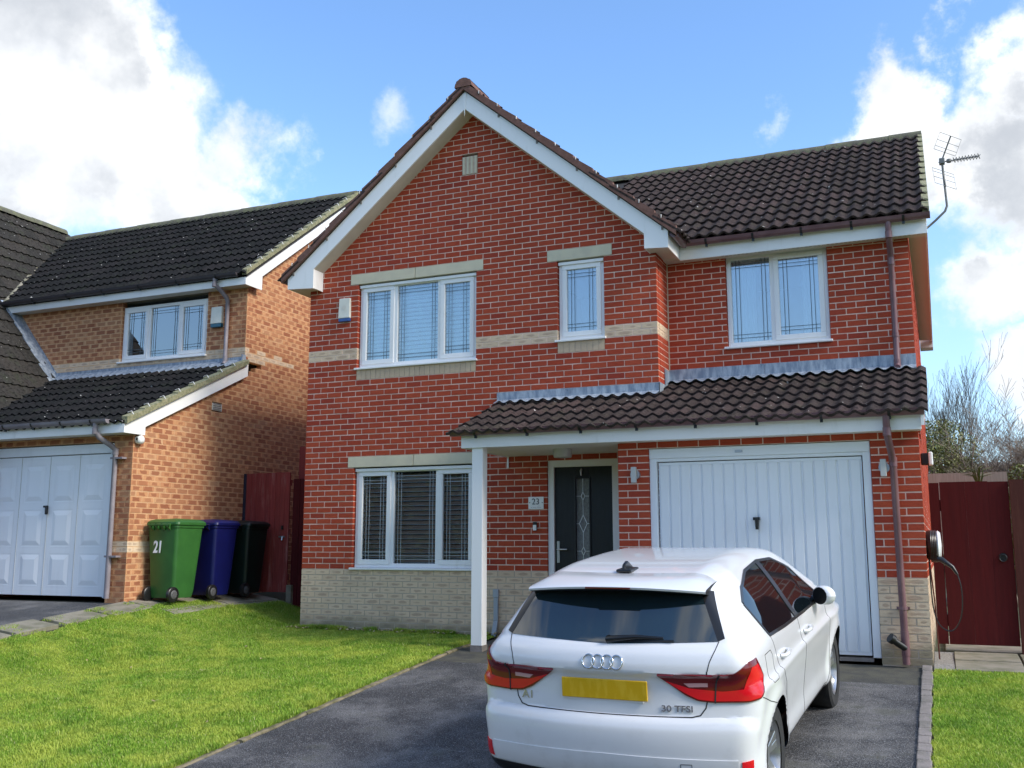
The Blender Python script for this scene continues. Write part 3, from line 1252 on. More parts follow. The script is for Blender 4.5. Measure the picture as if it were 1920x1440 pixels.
# long right-hand flank (seen at a grazing angle)
SW = Wall('flank_wall', HOUSE, 'y', 7.895, M_MORTAR)
SW.lay(GY + 0.1125, YB, ZP, 0, 19, [], 'red', phase=0)
SW.lay(YB + 0.1125, 7.4, ZP, 0, 53, [], 'red', phase=1)
SW.finish()
SP = Wall('flank_plinth', HOUSE, 'y', 7.895, M_GMORTAR)
SP.lay(GY + 0.1125, 7.4, ZP, -12, 0, [], 'buff', phase=0)
SP.finish()
emit_bricks([GW, RW, UW, FW, SW], {'red': M_BRICK}, 300, {'red': 'brick'})
emit_bricks([GW, PW, RW, FP, FP2, SP], {'buff': M_BUFF}, 300, {'buff': 'buff_brick'})

# plain inner shell: closes the house so that no light leaks through
q = MB()
q.box(0.004, 0.1, 0.1, 7.4, 0, 4.9)
q.box(0.1, 7.8, 7.3, 7.39, 0, 4.9)
q.prism([(7.80, 0.6, 4.5), (7.80, 7.4, 4.5), (7.80, 4.0, 7.0)], (0.09, 0, 0))
q.box(4.83, 4.93, GY + .1, 0, 0, 2.24)
q.build('side_wall', M_BRICK, HOUSE)
q = MB()
q.box(0.1, 7.8, 0.12, 7.3, 2.62, 2.70)
q.build('floor_slab', M_DARK, HOUSE)

# lintels, soldier courses, air brick
for (x0, x1, z0, z1) in ((0.69, 2.70, Z(18), Z(20)), (0.66, 2.70, Z(52), Z(54)), (3.60, 4.47, Z(52), Z(54))):
    if x1 - x0 > 1:
        xm = (x0 + x1) / 2
        segs = [(x0, xm - .0015), (xm + .0015, x1)]
    else:
        segs = [(x0, x1)]
    for (a, b) in segs:
        q = MB()
        q.box(a + .003, b - .003, -0.004, 0.1, z0 + .004, z1 - .004)
        q.build('stone_lintel', M_STONE, GW.obj, bevel=0.003)
for (x0, x1, z0, z1) in ((0.7875, 2.6, Z(34), Z(36)), (3.735, 4.36, Z(36), Z(38))):
    GW2 = MB()
    GW2.box(x0 + .003, x1 - .003, 0.005, 0.1, z0, z1)
    so = GW2.build('soldier_course', M_GMORTAR, GW.obj)
    n = round((x1 - x0) / 0.075)
    me = uv_boxes('soldier_brick', [(-(x1 - x0) / n / 2 + .004, (x1 - x0) / n / 2 - .004, -0.05, 0.05, -(z1 - z0) / 2 + .005, (z1 - z0) / 2 - .005)])
    me.materials.append(M_SOLDIER)
    for i in range(n):
        o = bpy.data.objects.new('soldier_brick', me)
        col.objects.link(o)
        o.parent = HOUSE
        o.matrix_parent_inverse = children_inv(HOUSE)
        o.location = (x0 + (x1 - x0) * (i + .5) / n, 0.0505 + rnd.uniform(-.0012, .0012), (z0 + z1) / 2)
q = MB()
q.box(2.38, 2.605, 0.0, .09, Z(70) + .004, Z(73) + .036)
ab = q.build('air_brick', M_TERRA, GW.obj)
q = MB()
for k in range(4):
    x = 2.392 + k * 0.0585
    q.box(x, x + .03, -0.010, 0.0, Z(70) + .01, Z(73) + .03)
q.build('air_brick_rib', M_STONE, HOUSE)

# windows
window(HOUSE, 0.80, 2.59, Z(36) - .01, Z(52) - .012, 0.055, (0.31, 0.38, 0.31), M_GLASSB, M_LEADSTRIP, (M_BLIND, 0.058, R(60), 0.050), sash=(True, False, True))
window(HOUSE, 0.80, 2.59, Z(0) - .005, Z(18) - .012, 0.055, (0.31, 0.38, 0.31), M_GLASSLOW, M_LSTRIP2, (M_BLINDB, 0.062, R(55), 0.060, M_LSTRIP2), sash=(True, False, True), room=M_DARK)
window(HOUSE, 3.745, 4.35, Z(38) - .01, Z(52) - .012, 0.055, (1,), M_GLASS, M_LEADSTRIP, sash=(True,))
window(HOUSE, 5.775, 6.98, Z(36) - .01, 4.70, YB + 0.045, (0.46, 0.54), M_GLASS, M_LEADSTRIP, curtains=[(5.83, 6.10), (6.66, 6.93)], sash=(False, True), room=M_ROOM)
for (x0, x1, zz) in ((0.80, 2.59, Z(52)), (0.80, 2.59, Z(18)), (3.745, 4.35, Z(52))):
    q = MB()
    q.box(x0, x1, 0.022, 0.10, zz - .055, zz - .014)
    q.build('window_head_trim', M_WHITE, HOUSE, bevel=0.004)

# front door
q = MB()
q.box(3.587, 4.60, 0.02, 0.10, 2.095, 2.187)
q.box(3.587, 3.667, 0.02, 0.10, 0.02, 2.095)
q.box(4.417, 4.60, 0.02, 0.10, 0.02, 2.095)
q.build('door_frame', M_WHITE, HOUSE, bevel=0.006)
q = MB()
for (a, b, c, d) in ((3.667, 3.945, .05, 2.095), (4.115, 4.417, .05, 2.095), (3.945, 4.115, 1.95, 2.095), (3.945, 4.115, .05, .42)):
    q.box(a, b, 0.05, 0.09, c, d)
door = q.build('front_door', M_DOOR, HOUSE, bevel=0.004)
q = MB()
for (a, b, c, d) in ((3.925, 3.945, .40, 1.97), (4.115, 4.135, .40, 1.97), (3.945, 4.115, 1.95, 1.97), (3.945, 4.115, .40, .42)):
    q.box(a, b, 0.036, 0.052, c, d)
q.build('glazing_bead', M_DOOR, door, bevel=0.004)
M_OBSC = simple('obscured_glass', (0.20, 0.21, 0.205), 0.22, (0.13, 0.135, 0.135), 30, bump=0.8, bscale=90)
q = MB()
q.box(3.94, 4.12, 0.066, 0.076, .41, 1.96)
q.build('door_glass', M_OBSC, door)
M_CAME = simple('bright_lead_came', (0.75, 0.77, 0.78), 0.3, metallic=0.5)
q = MB()
xc = 4.03


def came(a, b, w=0.008):
    (x0, z0), (x1, z1) = a, b
    dx, dz = x1 - x0, z1 - z0
    L = math.hypot(dx, dz)
    nx, nz = -dz / L * w / 2, dx / L * w / 2
    q.prism([(x0 - nx, .061, z0 - nz), (x1 - nx, .061, z1 - nz), (x1 + nx, .061, z1 + nz), (x0 + nx, .061, z0 + nz)], (0, 0.006, 0))


def diamond(z, w, h):
    P = [(xc, z + h), (xc + w, z), (xc, z - h), (xc - w, z)]
    for i in range(4):
        came(P[i], P[(i + 1) % 4])


diamond(1.735, .024, .05); diamond(1.40, .05, .105); diamond(1.07, .024, .05)
for a, b in (((xc, 1.95), (xc, 1.785)), ((xc, 1.685), (xc, 1.505)), ((xc, 1.295), (xc, 1.12)), ((xc, 1.02), (xc, .6))):
    came(a, b, 0.006)
for zz, w in ((1.735, .024), (1.40, .05), (1.07, .024)):
    came((3.945, zz), (xc - w, zz), .005); came((xc + w, zz), (4.115, zz), .005)
q.build('lead_came', M_CAME, door)
q = MB()
q.box(3.695, 3.728, 0.038, 0.05, 0.93, 1.19)
q.tube([(3.712, 0.03, 1.09), (3.712, 0.0, 1.09), (3.84, -0.005, 1.09)], 0.009, 8)
q.build('door_handle', M_METAL, door, smooth=50)
q = MB()
q.tube([(4.02, 0.045, 2.065), (4.02, 0.03, 2.04), (4.02, 0.035, 1.985)], [0.012, 0.017, 0.010], 10)
q.build('door_knocker', M_METAL, door, smooth=50)
q = MB()
q.box(3.93, 4.14, 0.034, 0.05, 0.76, 0.80)
q.build('letter_plate', M_METAL, door)

# garage door
q = MB()
yf = GY + 0.025
q.box(5.173, 7.437, yf - .012, yf + .07, 2.065, 2.168)
q.box(5.173, 5.25, yf, yf + .07, 0.06, 2.065)
q.box(7.362, 7.437, yf, yf + .07, 0.06, 2.065)
q.box(5.25, 7.362, yf + .004, yf + .07, 2.03, 2.065)
q.build('garage_frame', M_GDOOR, HOUSE, bevel=0.004)
q = MB()
q.box(5.262, 7.350, yf + .045, yf + .065, 0.075, 2.022)
gd = q.build('garage_door', M_GDOOR, HOUSE)
n = 18
pw = (7.345 - 5.267) / n
for i in range(n):
    a = 5.267 + pw * i
    q = MB()
    g1, g2 = .006, .016
    y0, y1 = yf + .026, yf + .046
    P = [(a + g1, y1), (a + g2, y0), (a + pw - g2, y0), (a + pw - g1, y1)]
    q.prism([(x, y, .11) for x, y in P], (0, 0, 1.88))
    q.build('door_rib', M_GDOOR, gd)
q = MB()
q.box(5.265, 7.347, yf + .030, yf + .046, 0.078, 0.108)
q.box(5.265, 7.347, yf + .030, yf + .046, 1.992, 2.020)
q.build('door_rail', M_GDOOR, gd)
q = MB()
q.box(6.262, 6.33, yf - .025, yf + .024, 1.395, 1.425)
q.tube([(6.30, yf - .012, 1.42), (6.30, yf - .016, 1.30)], [.022, .017], 10)
q.build('garage_handle', M_BLACK, gd, smooth=45)
q = MB()
q.box(5.25, 7.362, yf + .01, yf + .2, 0.02, 0.055)
q.build('garage_threshold', M_KERB, HOUSE)
q = MB()
q.box(6.10, 6.18, yf - .022, yf - .010, 2.10, 2.125)
q.build('header_plate', M_METAL, HOUSE)

# ---- roofs
AP = Vector((2.53, 0, 7.16))      # apex of the bargeboards
SL = 0.84
q = MB()
L1 = [(2.53, 7.157), (2.53, 6.905), (0.205, 6.905 - SL * 2.325), (0.205, 4.675), (-0.22, 4.70), (-0.22, 7.157 - SL * 2.75)]
q.prism([(x, -0.25, z) for x, z in reversed(L1)], (0, 0.022, 0))
bgl = q.build('bargeboard', M_WHITE, HOUSE)
q = MB()
R1 = [(2.532, 7.157), (5.25, 7.157 - SL * 2.72), (5.25, 4.66), (4.955, 4.68), (4.955, 6.905 - SL * 2.423), (2.532, 6.905)]
q.prism([(x, -0.25, z) for x, z in reversed(R1)], (0, 0.022, 0))
q.build('bargeboard', M_WHITE, HOUSE)
q = MB()
q.prism([(2.505, -.258, 7.12), (2.53, -.258, 6.80), (2.556, -.258, 7.12)], (0, .012, 0))
q.build('apex_trim', M_WHITE, HOUSE)
q = MB()
for (xa, za, xb, zb) in ((0.20, 6.905 - SL * 2.33, 2.53, 6.905), (2.53, 6.905, 4.96, 6.905 - SL * 2.43)):
    q.hexa([(xa, -.228, za - .002), (xb, -.228, zb - .002), (xb, 0.01, zb - .002), (xa, 0.01, za - .002), (xa, -.228, za + .02), (xb, -.228, zb + .02), (xb, 0.01, zb + .02), (xa, 0.01, za + .02)])
q.box(-0.215, 0.19, -.228, 0.0, 4.705, 4.72)
q.box(-0.215, -0.001, 0.0, 7.3, 4.705, 4.72)
q.box(4.965, 5.235, -.228, -0.004, 4.685, 4.70)
q.box(5.032, 5.235, -0.004, 0.35, 4.685, 4.70)
q.box(5.032, 8.09, 0.35, YB + .01, 4.672, 4.687)
q.build('soffit', M_SOFFIT, HOUSE)
q = MB()
q.box(0.19, 0.205, -.228, -0.004, 4.68, 4.97)
q.box(4.955, 4.968, -.228, -0.004, 4.68, 4.90)
q.build('box_end', M_WHITE, HOUSE)
for B6 in ((5.235, 5.25, -.228, 0.33, 4.66, 4.872), (-0.22, -0.205, -.228, 7.3, 4.70, 4.86), (5.251, 8.11, 0.33, 0.35, 4.65, 4.825)):
    q = MB()
    q.box(*B6)
    q.build('fascia', M_WHITE, HOUSE, bevel=0.003)
# soffit vent slot (a dark dashed line)
q = MB()
for k in range(46):
    x = 5.75 + k * 0.05
    q.box(x, x + .032, 0.405, 0.418, 4.668, 4.6725)
q.build('soffit_vent', M_BLACK, HOUSE)
q = MB()
q.box(8.09, 8.11, 0.352, 7.6, 4.69, 4.83)
q.hexa([(8.09, .352, 4.83), (8.11, .352, 4.83), (8.11, 4.0, 7.14), (8.09, 4.0, 7.14), (8.09, .352, 4.85), (8.11, .352, 4.85), (8.11, 4.0, 7.17), (8.09, 4.0, 7.17)])
q.build('verge_board', M_WHITE, HOUSE)
M_PEACH = simple('flank_soffit', (0.62, 0.58, 0.54), 0.7)
q = MB()
q.box(7.90, 8.09, YB + .012, 7.3, 4.74, 4.76)
q.build('verge_soffit', M_PEACH, HOUSE)
q = MB()
q.box(7.9, 8.11, 7.35, 7.7, 4.62, 4.86)
q.build('rear_box_end', M_WHITE, HOUSE)

# decks under the tiles
q = MB()
ca = math.atan(0.635)
q.hexa([(3.0, .30, 4.83), (8.10, .30, 4.83), (8.10, 4.0, 7.18), (3.0, 4.0, 7.18), (3.0, .30, 4.87), (8.10, .30, 4.87), (8.10, 4.0, 7.22), (3.0, 4.0, 7.22)])
q.hexa([(0.0, 4.0, 7.18), (8.10, 4.0, 7.18), (8.10, 7.7, 4.83), (0.0, 7.7, 4.83), (0.0, 4.0, 7.22), (8.10, 4.0, 7.22), (8.10, 7.7, 4.87), (0.0, 7.7, 4.87)])
for s in (-1, 1):
    e = 2.53 + s * 2.80
    q.hexa([(min(e, 2.53), -.26, 4.80 if s < 0 else 7.15), (max(e, 2.53), -.26, 7.15 if s < 0 else 4.80), (max(e, 2.53), 4.2, 7.15 if s < 0 else 4.80), (min(e, 2.53), 4.2, 4.80 if s < 0 else 7.15),
            (min(e, 2.53), -.26, 4.86 if s < 0 else 7.21), (max(e, 2.53), -.26, 7.21 if s < 0 else 4.86), (max(e, 2.53), 4.2, 7.21 if s < 0 else 4.86), (min(e, 2.53), 4.2, 4.86 if s < 0 else 7.21)])
ROOF = q.build('roof', M_DARK, HOUSE)
T1 = tile_mesh('roof_tile', M_TILE)
zg = lambda x: 7.19 - SL * (x - 2.53)
main = tile_places((3.63, 0.235, 4.868), (1, 0, 0), (0, math.cos(ca), math.sin(ca)), 15, 13, keep=lambda c: c.z > zg(c.x) - 0.22)
th = math.atan(SL)
gl = tile_places((-0.34, 0.30, 4.805), (0, -1, 0), (math.cos(th), 0, math.sin(th)), 2, 11)
gr = tile_places((5.40, -0.30, 4.805), (0, 1, 0), (-math.cos(th), 0, math.sin(th)), 2, 11)

q = MB()
q.hexa([(3.04, -1.27, 2.34), (7.92, -1.27, 2.34), (7.92, .52, 3.02), (3.04, .52, 3.02), (3.04, -1.27, 2.42), (7.92, -1.27, 2.42), (7.92, .52, 3.09), (3.04, .52, 3.09)])
LEAN = q.build('porch_roof', M_DARK, HOUSE)
cl = math.atan(0.38)
lean = tile_places((2.90, -1.43, 2.372), (1, 0, 0), (0, math.cos(cl), math.sin(cl)), 17, 6, keep=lambda c: c.x > W or c.y < 0.15)
emit_tiles([(LEAN, T1, lean), (ROOF, T1, main), (ROOF, T1, gl + gr)], 300)
ridge(ROOF, (2.6, 4.0, 7.27), (8.14, 4.0, 7.27), M_RIDGE)
ridge(ROOF, (2.53, -0.31, 7.27), (2.53, 4.0, 7.27), M_VERGE, r_=0.125)
# verge strips on the gable, with clips
for s in (-1, 1):
    q = MB()
    nseg = 11
    for k in range(nseg):
        t0, t1 = k / nseg, (k + 1) / nseg
        x0, x1 = 2.53 + s * 2.83 * t0, 2.53 + s * 2.83 * t1
        za, zb = 7.165 - SL * 2.83 * t0, 7.165 - SL * 2.83 * t1
        h0, h1 = 0.095, 0.125
        A = [(x0, za), (x1, zb), (x1, zb + h1), (x0, za + h0)]
        if s < 0:
            A = A[::-1]
        q.prism([(x, -.30, z) for x, z in A], (0, 0.06, 0))
    vg = q.build('verge', M_VERGE, HOUSE)
    for k in range(10):
        t = (k + .85) / 10.5
        x, z = 2.53 + s * 2.83 * t, 7.165 - SL * 2.83 * t
        q = MB()
        q.box(x - .004, x + .004, -.306, -.29, z + .085, z + .128)
        q.build('verge_clip', M_CLIP, vg)
        if k % 2:
            q = MB()
            q.box(x - .012, x + .012, -.262, -.251, z - .05, z + .0)
            q.build('board_clip', M_KERB, vg)
# mossy verge on the right end of the main roof
q = MB()
for k in range(13):
    y0, y1 = .24 + 3.76 * k / 13, .24 + 3.76 * (k + 1) / 13
    za, zb = 4.86 + .635 * (y0 - .24), 4.86 + .635 * (y1 - .24)
    q.hexa([(8.07, y0, za), (8.145, y0, za), (8.145, y1, zb), (8.07, y1, zb), (8.07, y0, za + .085), (8.145, y0, za + .075), (8.145, y1, zb + .05), (8.07, y1, zb + .06)])
q.build('verge', M_MOSSV, HOUSE)
# lean-to right verge
q = MB()
q.hexa([(7.93, -1.36, 2.27), (7.96, -1.36, 2.27), (7.96, .5, 2.98), (7.93, .5, 2.98), (7.93, -1.36, 2.40), (7.96, -1.36, 2.40), (7.96, .5, 3.11), (7.93, .5, 3.11)])
q.build('verge', M_WHITE, HOUSE)

# lead flashings
q = MB()
for a, b in ((2.905, 3.9), (3.903, 5.045)):
    q.box(a, b, -0.012, -0.003, 2.92, 3.073)
q.box(5.033, 5.043, -0.012, 0.30, 2.96, 3.08)
q.box(5.033, 5.044, 0.28, 0.52, 3.06, 3.28)
for a, b in ((5.04, 6.2), (6.203, 7.3), (7.303, 7.90)):
    q.box(a, b, YB - 0.012, YB - 0.003, 3.09, 3.305)
FL = q.build('lead_flashing', M_LEAD, HOUSE)
for (xa, xb, yw, zt) in ((2.91, 5.04, -0.010, 2.957), (5.0, 7.90, YB - 0.010, 3.158)):
    q = MB()
    n = int((xb - xa) / 0.025)
    rows = []
    for (dy, dz) in ((-.002, 0.0), (-0.04, -0.02), (-0.14, -0.043)):
        rows.append([(xa + (xb - xa) * i / n, yw + dy + (0.008 * math.sin(i * .7) if dy < -.1 else 0), zt + dz + (wave(((xa + (xb - xa) * i / n - 2.90) / TW) % 1.0) if dy < -.1 else 0.02)) for i in range(n + 1)])
    q.grid(rows)
    q.build('flashing_apron', M_LEAD, FL, smooth=True)

# porch and garage eaves
q = MB()
q.box(3.03, 7.93, -1.30, -1.278, 2.238, 2.385)
q.build('fascia', M_WHITE, HOUSE, bevel=0.003)
q = MB()
q.box(3.05, 4.822, -1.277, -0.004, 2.246, 2.26)
q.box(4.822, 7.92, -1.277, GY - .004, 2.246, 2.26)
q.box(3.032, 3.05, -1.277, -0.004, 2.238, 2.40)
q.build('porch_ceiling', M_WHITEW, HOUSE)
q = MB()
q.box(3.05, 3.07, -0.016, -0.004, 2.10, 2.246)
q.build('wall_batten', M_WHITE, HOUSE)
q = MB()
q.box(3.155, 3.29, -1.272, -1.14, 0.03, 2.246)
q.build('porch_post', M_WHITE, HOUSE, bevel=0.006)
q = MB()
q.box(3.15, 3.295, -1.277, -1.135, -0.06, 0.045)
q.build('post_foot', M_KERB, HOUSE)
q = MB()
q.lathe([(.02, 0), (.105, 0), (.11, -.02), (.108, -.085), (.10, -.10), (.06, -.104)], (4.05, -0.70, 2.246), 'z', 28)
q.build('porch_light', M_LAMP, HOUSE, smooth=40)

gutter(HOUSE, (2.93, -1.365, 2.425), (7.965, -1.365, 2.425), M_PIPE, brackets=8)
gutter(HOUSE, (5.32, 0.262, 4.855), (8.15, 0.262, 4.855), M_PIPE, brackets=5)
gutter(HOUSE, (5.315, -0.22, 4.845), (5.315, 0.28, 4.845), M_PIPE)
gutter(HOUSE, (-0.285, 5.0, 4.845), (-0.285, -0.24, 4.845), M_PIPE)
pr = 0.034
pipe(HOUSE, [(7.70, .262, 4.81), (7.70, .262, 4.66), (7.70, .30, 4.61), (7.70, .44, 4.49), (7.70, YB - .05, 4.44), (7.70, YB - .05, 3.20), (7.70, YB - .07, 3.155), (7.70, YB - .12, 3.135)], pr, M_PIPE,
     collars=[((7.70, .262, 4.70), (7.70, .262, 4.62)), ((7.70, YB - .05, 4.46), (7.70, YB - .05, 4.36)), ((7.70, YB - .05, 3.55), (7.70, YB - .05, 3.50)), ((7.70, YB - .05, 3.24), (7.70, YB - .05, 3.16))])
dp = pipe(HOUSE, [(7.62, -1.365, 2.38), (7.62, -1.365, 2.20), (7.628, -1.32, 2.14), (7.645, -1.16, 2.0), (7.65, -1.115, 1.94), (7.66, -1.115, 0.02)], pr, M_PIPE,
          collars=[((7.62, -1.365, 2.26), (7.62, -1.365, 2.18)), ((7.65, -1.115, 1.99), (7.65, -1.115, 1.90)), ((7.66, -1.115, .33), (7.66, -1.115, .10))])
q = MB()
q.tube([(7.66, -1.125, .17), (7.60, -1.16, .215), (7.545, -1.19, .26)], .033, 12)
q.tube([(7.56, -1.18, .248), (7.53, -1.20, .272)], .046, 14)
q.build('pipe_branch', M_BLACK, dp, smooth=50)
q = MB()
q.box(7.60, 7.72, -1.06, -1.075, .53, .555)
q.tube([(7.66, -1.115, .53), (7.66, -1.115, .555)], .041, 12)
q.build('pipe_clip', M_PIPE, dp)
# grey cable cover beside the porch
M_GREYPVC = simple('grey_pvc', (0.36, 0.40, 0.45), 0.4)
q = MB()
q.box(2.875, 2.935, -.035, -.004, .22, .50)
q.box(2.868, 2.942, -.04, -.004, .50, .60)
q.hexa([(2.85, -.06, .03), (2.915, -.06, .03), (2.915, -.004, .03), (2.85, -.004, .03), (2.875, -.035, .22), (2.935, -.035, .22), (2.935, -.004, .22), (2.875, -.004, .22)])
q.build('cable_cover', M_GREYPVC, HOUSE, bevel=0.006)

# small things fixed to the house, each a thing of its own
M_PLAQUE = simple('white_plaque', (0.88, 0.89, 0.89), 0.25)
M_INK = simple('dark_lettering', (0.03, 0.04, 0.05), 0.5)
t = thing('number_plaque', (3.44, -.006, 1.58), 'small white plaque reading 23 beside the dark front door', 'sign')
q = MB()
q.box(3.338, 3.542, -.014, -.003, 1.582, 1.734)
q.build('plate', M_PLAQUE, t, bevel=0.003)
text_mesh('numerals', '23', 0.105, (3.437, -.0155, 1.672), (R(90), 0, 0), M_INK, t, extrude=.001)
text_mesh('street_line', '~ ~~ ~~~', 0.035, (3.44, -.0155, 1.606), (R(90), 0, 0), M_INK, t, extrude=.001)
q = MB()
for sx in (-1, 1):
    q.prism([(3.44 + sx * .085, -.0155, 1.655), (3.44 + sx * .095, -.0155, 1.662), (3.44 + sx * .072, -.0155, 1.67)], (0, .001, 0))
q.build('leaf_motif', M_INK, t)

t = thing('video_doorbell', (3.428, -.006, 1.32), 'slim black and white doorbell on the brick below the number plaque', 'doorbell')
q = MB()
q.box(3.402, 3.452, -.028, -.003, 1.32, 1.425)
q.build('body', M_BLACK, t, bevel=0.006)
q = MB()
q.box(3.405, 3.449, -.031, -.0285, 1.322, 1.388)
q.build('button_plate', M_PLAQUE, t)

t = thing('alarm_box', (0.60, -.006, 4.2), 'cream alarm box with blue base left of the large upper window', 'alarm box', 'alarm boxes')
q = MB()
q.hexa([(.50, -.055, 4.255), (.685, -.055, 4.255), (.685, -.003, 4.255), (.50, -.003, 4.255), (.505, -.045, 4.54), (.68, -.045, 4.54), (.68, -.003, 4.54), (.505, -.003, 4.54)])
q.build('cover', M_CREAM, t, bevel=0.008)
q = MB()
q.box(.505, .68, -.05, -.003, 4.21, 4.256)
q.build('strobe', M_BLUEP, t, bevel=0.006)
q = MB()
q.lathe([(.001, -.002), (.035, -.002), (.035, 0), (.001, 0)], (.593, -.051, 4.40), 'y', 20)
q.build('emblem', M_SOFFIT, t)

for (x, lab) in ((5.024, 'small grey wall lamp on the pier between front door and garage'), (7.558, 'small grey wall lamp between garage door and brown downpipe')):
    t = thing('wall_lamp', (x, GY - .005, 1.81), lab, 'wall lamp', 'wall lamps flanking the garage')
    q = MB()
    q.box(x - .028, x + .028, GY - .10, GY - .055, 1.805, 1.975)
    q.build('lamp_body', M_LAMP, t, bevel=0.005)
    q = MB()
    q.lathe([(.001, -.05), (.052, -.05), (.052, -.003), (.001, -.003)], (x + .005, GY, 1.895), 'y', 20)
    q.build('wall_mount', M_METAL, t, smooth=40)

t = thing('security_camera', (7.9, -.62, 1.93), 'black and white security camera on the right flank of the house', 'camera', 'security cameras')
q = MB()
q.box(7.897, 7.99, -.68, -.60, 1.94, 2.06)
q.build('body', M_BLACK, t, bevel=0.012)
q = MB()
q.box(7.97, 8.01, -.70, -.58, 1.935, 2.07)
q.build('front_cover', M_PLAQUE, t, bevel=0.012)

# car charger on the flank
t = thing('car_charger', (7.9, -.75, 0.9), 'black and white car charger with looped cable beside the dark red gate', 'charger')
q = MB()
q.lathe([(.001, 0.0), (.13, 0.0), (.145, .02), (.145, .06), (.10, .075), (.001, .075)], (7.897, -.80, 1.14), 'x', 28)
q.build('body', M_BLACK, t, smooth=40)
q = MB()
q.lathe([(.001, .0), (.135, .0), (.142, .012), (.12, .034), (.001, .044)], (7.995, -.80, 1.14), 'x', 28)
q.build('face_cover', M_PLAQUE, t, smooth=40)
q = MB()
for k in range(4):
    n = 24
    q.tube([(7.98 + .004 - .0145 * k, -.80 + math.cos(a) * .15, 1.13 + math.sin(a) * .15) for a in [2 * math.pi * i / n for i in range(n + 1)]], .008, 6, cap=False)
q.build('wound_cable', M_BLACK, t, smooth=50)
q = MB()
q.tube([(7.95, -.86, 1.02), (8.03, -.88, 1.0), (8.12, -.90, .93), (8.16, -.9, .86)], [.034, .028, .02, .012], 10)
q.build('plug', M_BLACK, t, smooth=50)
q = MB()
pts = [(8.16, -.9, .86), (8.185, -.9, .74), (8.185, -.89, .58), (8.16, -.88, .44), (8.10, -.86, .34), (8.03, -.85, .33), (7.96, -.85, .40), (7.925, -.84, .55), (7.915, -.83, .80), (7.915, -.82, 1.02)]
fine = []
for i in range(len(pts) - 1):
    p0, p1, p2, p3 = [Vector(pts[max(0, min(len(pts) - 1, i + k))]) for k in (-1, 0, 1, 2)]
    for s in range(5):
        u = s / 5
        fine.append(0.5 * ((2 * p1) + (-p0 + p2) * u + (2 * p0 - 5 * p1 + 4 * p2 - p3) * u * u + (-p0 + 3 * p1 - 3 * p2 + p3) * u ** 3))
fine.append(Vector(pts[-1]))
q.tube(fine, .0065, 6)
q.build('cable', M_BLACK, t, smooth=50)
q = MB()
q.tube([(7.915, -.74, 1.0), (7.94, -.72, .6), (7.95, -.70, .04)], .008, 6)
q.build('supply_conduit', M_BROWNWOOD, t)

# television aerial on a cranked mast
t = thing('tv_aerial', (8.11, .40, 4.74), 'grey television aerial on a cranked mast at the right roof corner', 'aerial')
q = MB()
q.tube([(8.10, .40, 4.72), (8.20, .40, 4.80), (8.31, .40, 4.90), (8.335, .40, 4.96), (8.315, .40, 5.53)], .013, 8)
q.build('mast', M_AERIAL, t, smooth=50)
cx, cy, cz = 8.315, .40, 5.49
bd = Vector((.80, -.55, -.18)).normalized()         # boom direction
sv = bd.cross(Vector((0, 0, 1))).normalized()
uv_ = sv.cross(bd)
q = MB()
for s in (1, -1):
    base = Vector((cx, cy, cz)) + uv_ * (s * .03)
    arm = (uv_ * s + bd * .32).normalized()
    tip = base + arm * .27
    q.tube([base, tip], .008, 6)
    for f in (.30, .45, .70, 1.0):
        p = base + arm * .27 * f
        q.tube([p - sv * .20, p + sv * .20], .003, 5)
    for e in (-1, 1):
        q.tube([base + arm * .08 + sv * .20 * e, tip + sv * .20 * e], .002, 4)
q.build('reflector', M_AERIAL, t)
q = MB()
o0 = Vector((cx, cy, cz))
q.tube([o0 - bd * .04, o0 + bd * .46], .007, 6)
for k in range(9):
    p = o0 + bd * (.14 + .038 * k)
    for a in (R(45), R(135)):
        dv = sv * math.cos(a) + uv_ * math.sin(a)
        q.tube([p - dv * .034 + bd * .015, p + dv * .034 + bd * .015], .005, 4)
q.build('boom', M_AERIAL, t)
q = MB()
q.box(cx - .03, cx + .03, cy - .035, cy + .035, cz - .03, cz + .04)
q.lathe([(.001, -.02), (.028, -.02), (.028, .02), (.001, .02)], tuple(o0 + bd * .09), 'z', 14)
q.build('clamp', M_AERIAL, t, bevel=0.008)

# ================================================================== the neighbouring house
NB = thing('brick_house', (-5, 1, .4), 'mottled orange brick house with panelled garage door behind the wheelie bins', 'house')
NX, NY, NU = -2.0, -1.15, 1.13
NZ0 = 1.045                                   # underside of the lower buff band
nz = lambda i: NZ0 + C * i


def nrange(y):
    return None


NS = Wall('flank_wall', NB, 'y', NX, M_NMORTAR)
# side wall outline: garage roof slope in front, main gable behind
GS = 0.49


def n_side_top(z):
    # range of y where the wall exists at height z
    lo = NY if z < 2.66 else NY + (z - 2.66) / GS
    if z > 4.0:
        lo = max(NU, NU + (z - 5.38) / 0.74)
    hi = 6.95 if z < 5.3 else 6.95 - (z - 5.3) / 0.74
    if hi - lo < 0.05:
        return None
    return (lo, hi)


NS.lay(NY, 7.0, NZ0, -10, 88, [(0.405, 0.63, nz(28) + .02, nz(30) - .02)], lambda c: 'nbuff' if (c in (0, 1)) else 'mot', phase=1, top=n_side_top, start=None,
       skip=lambda c, a, b: False)
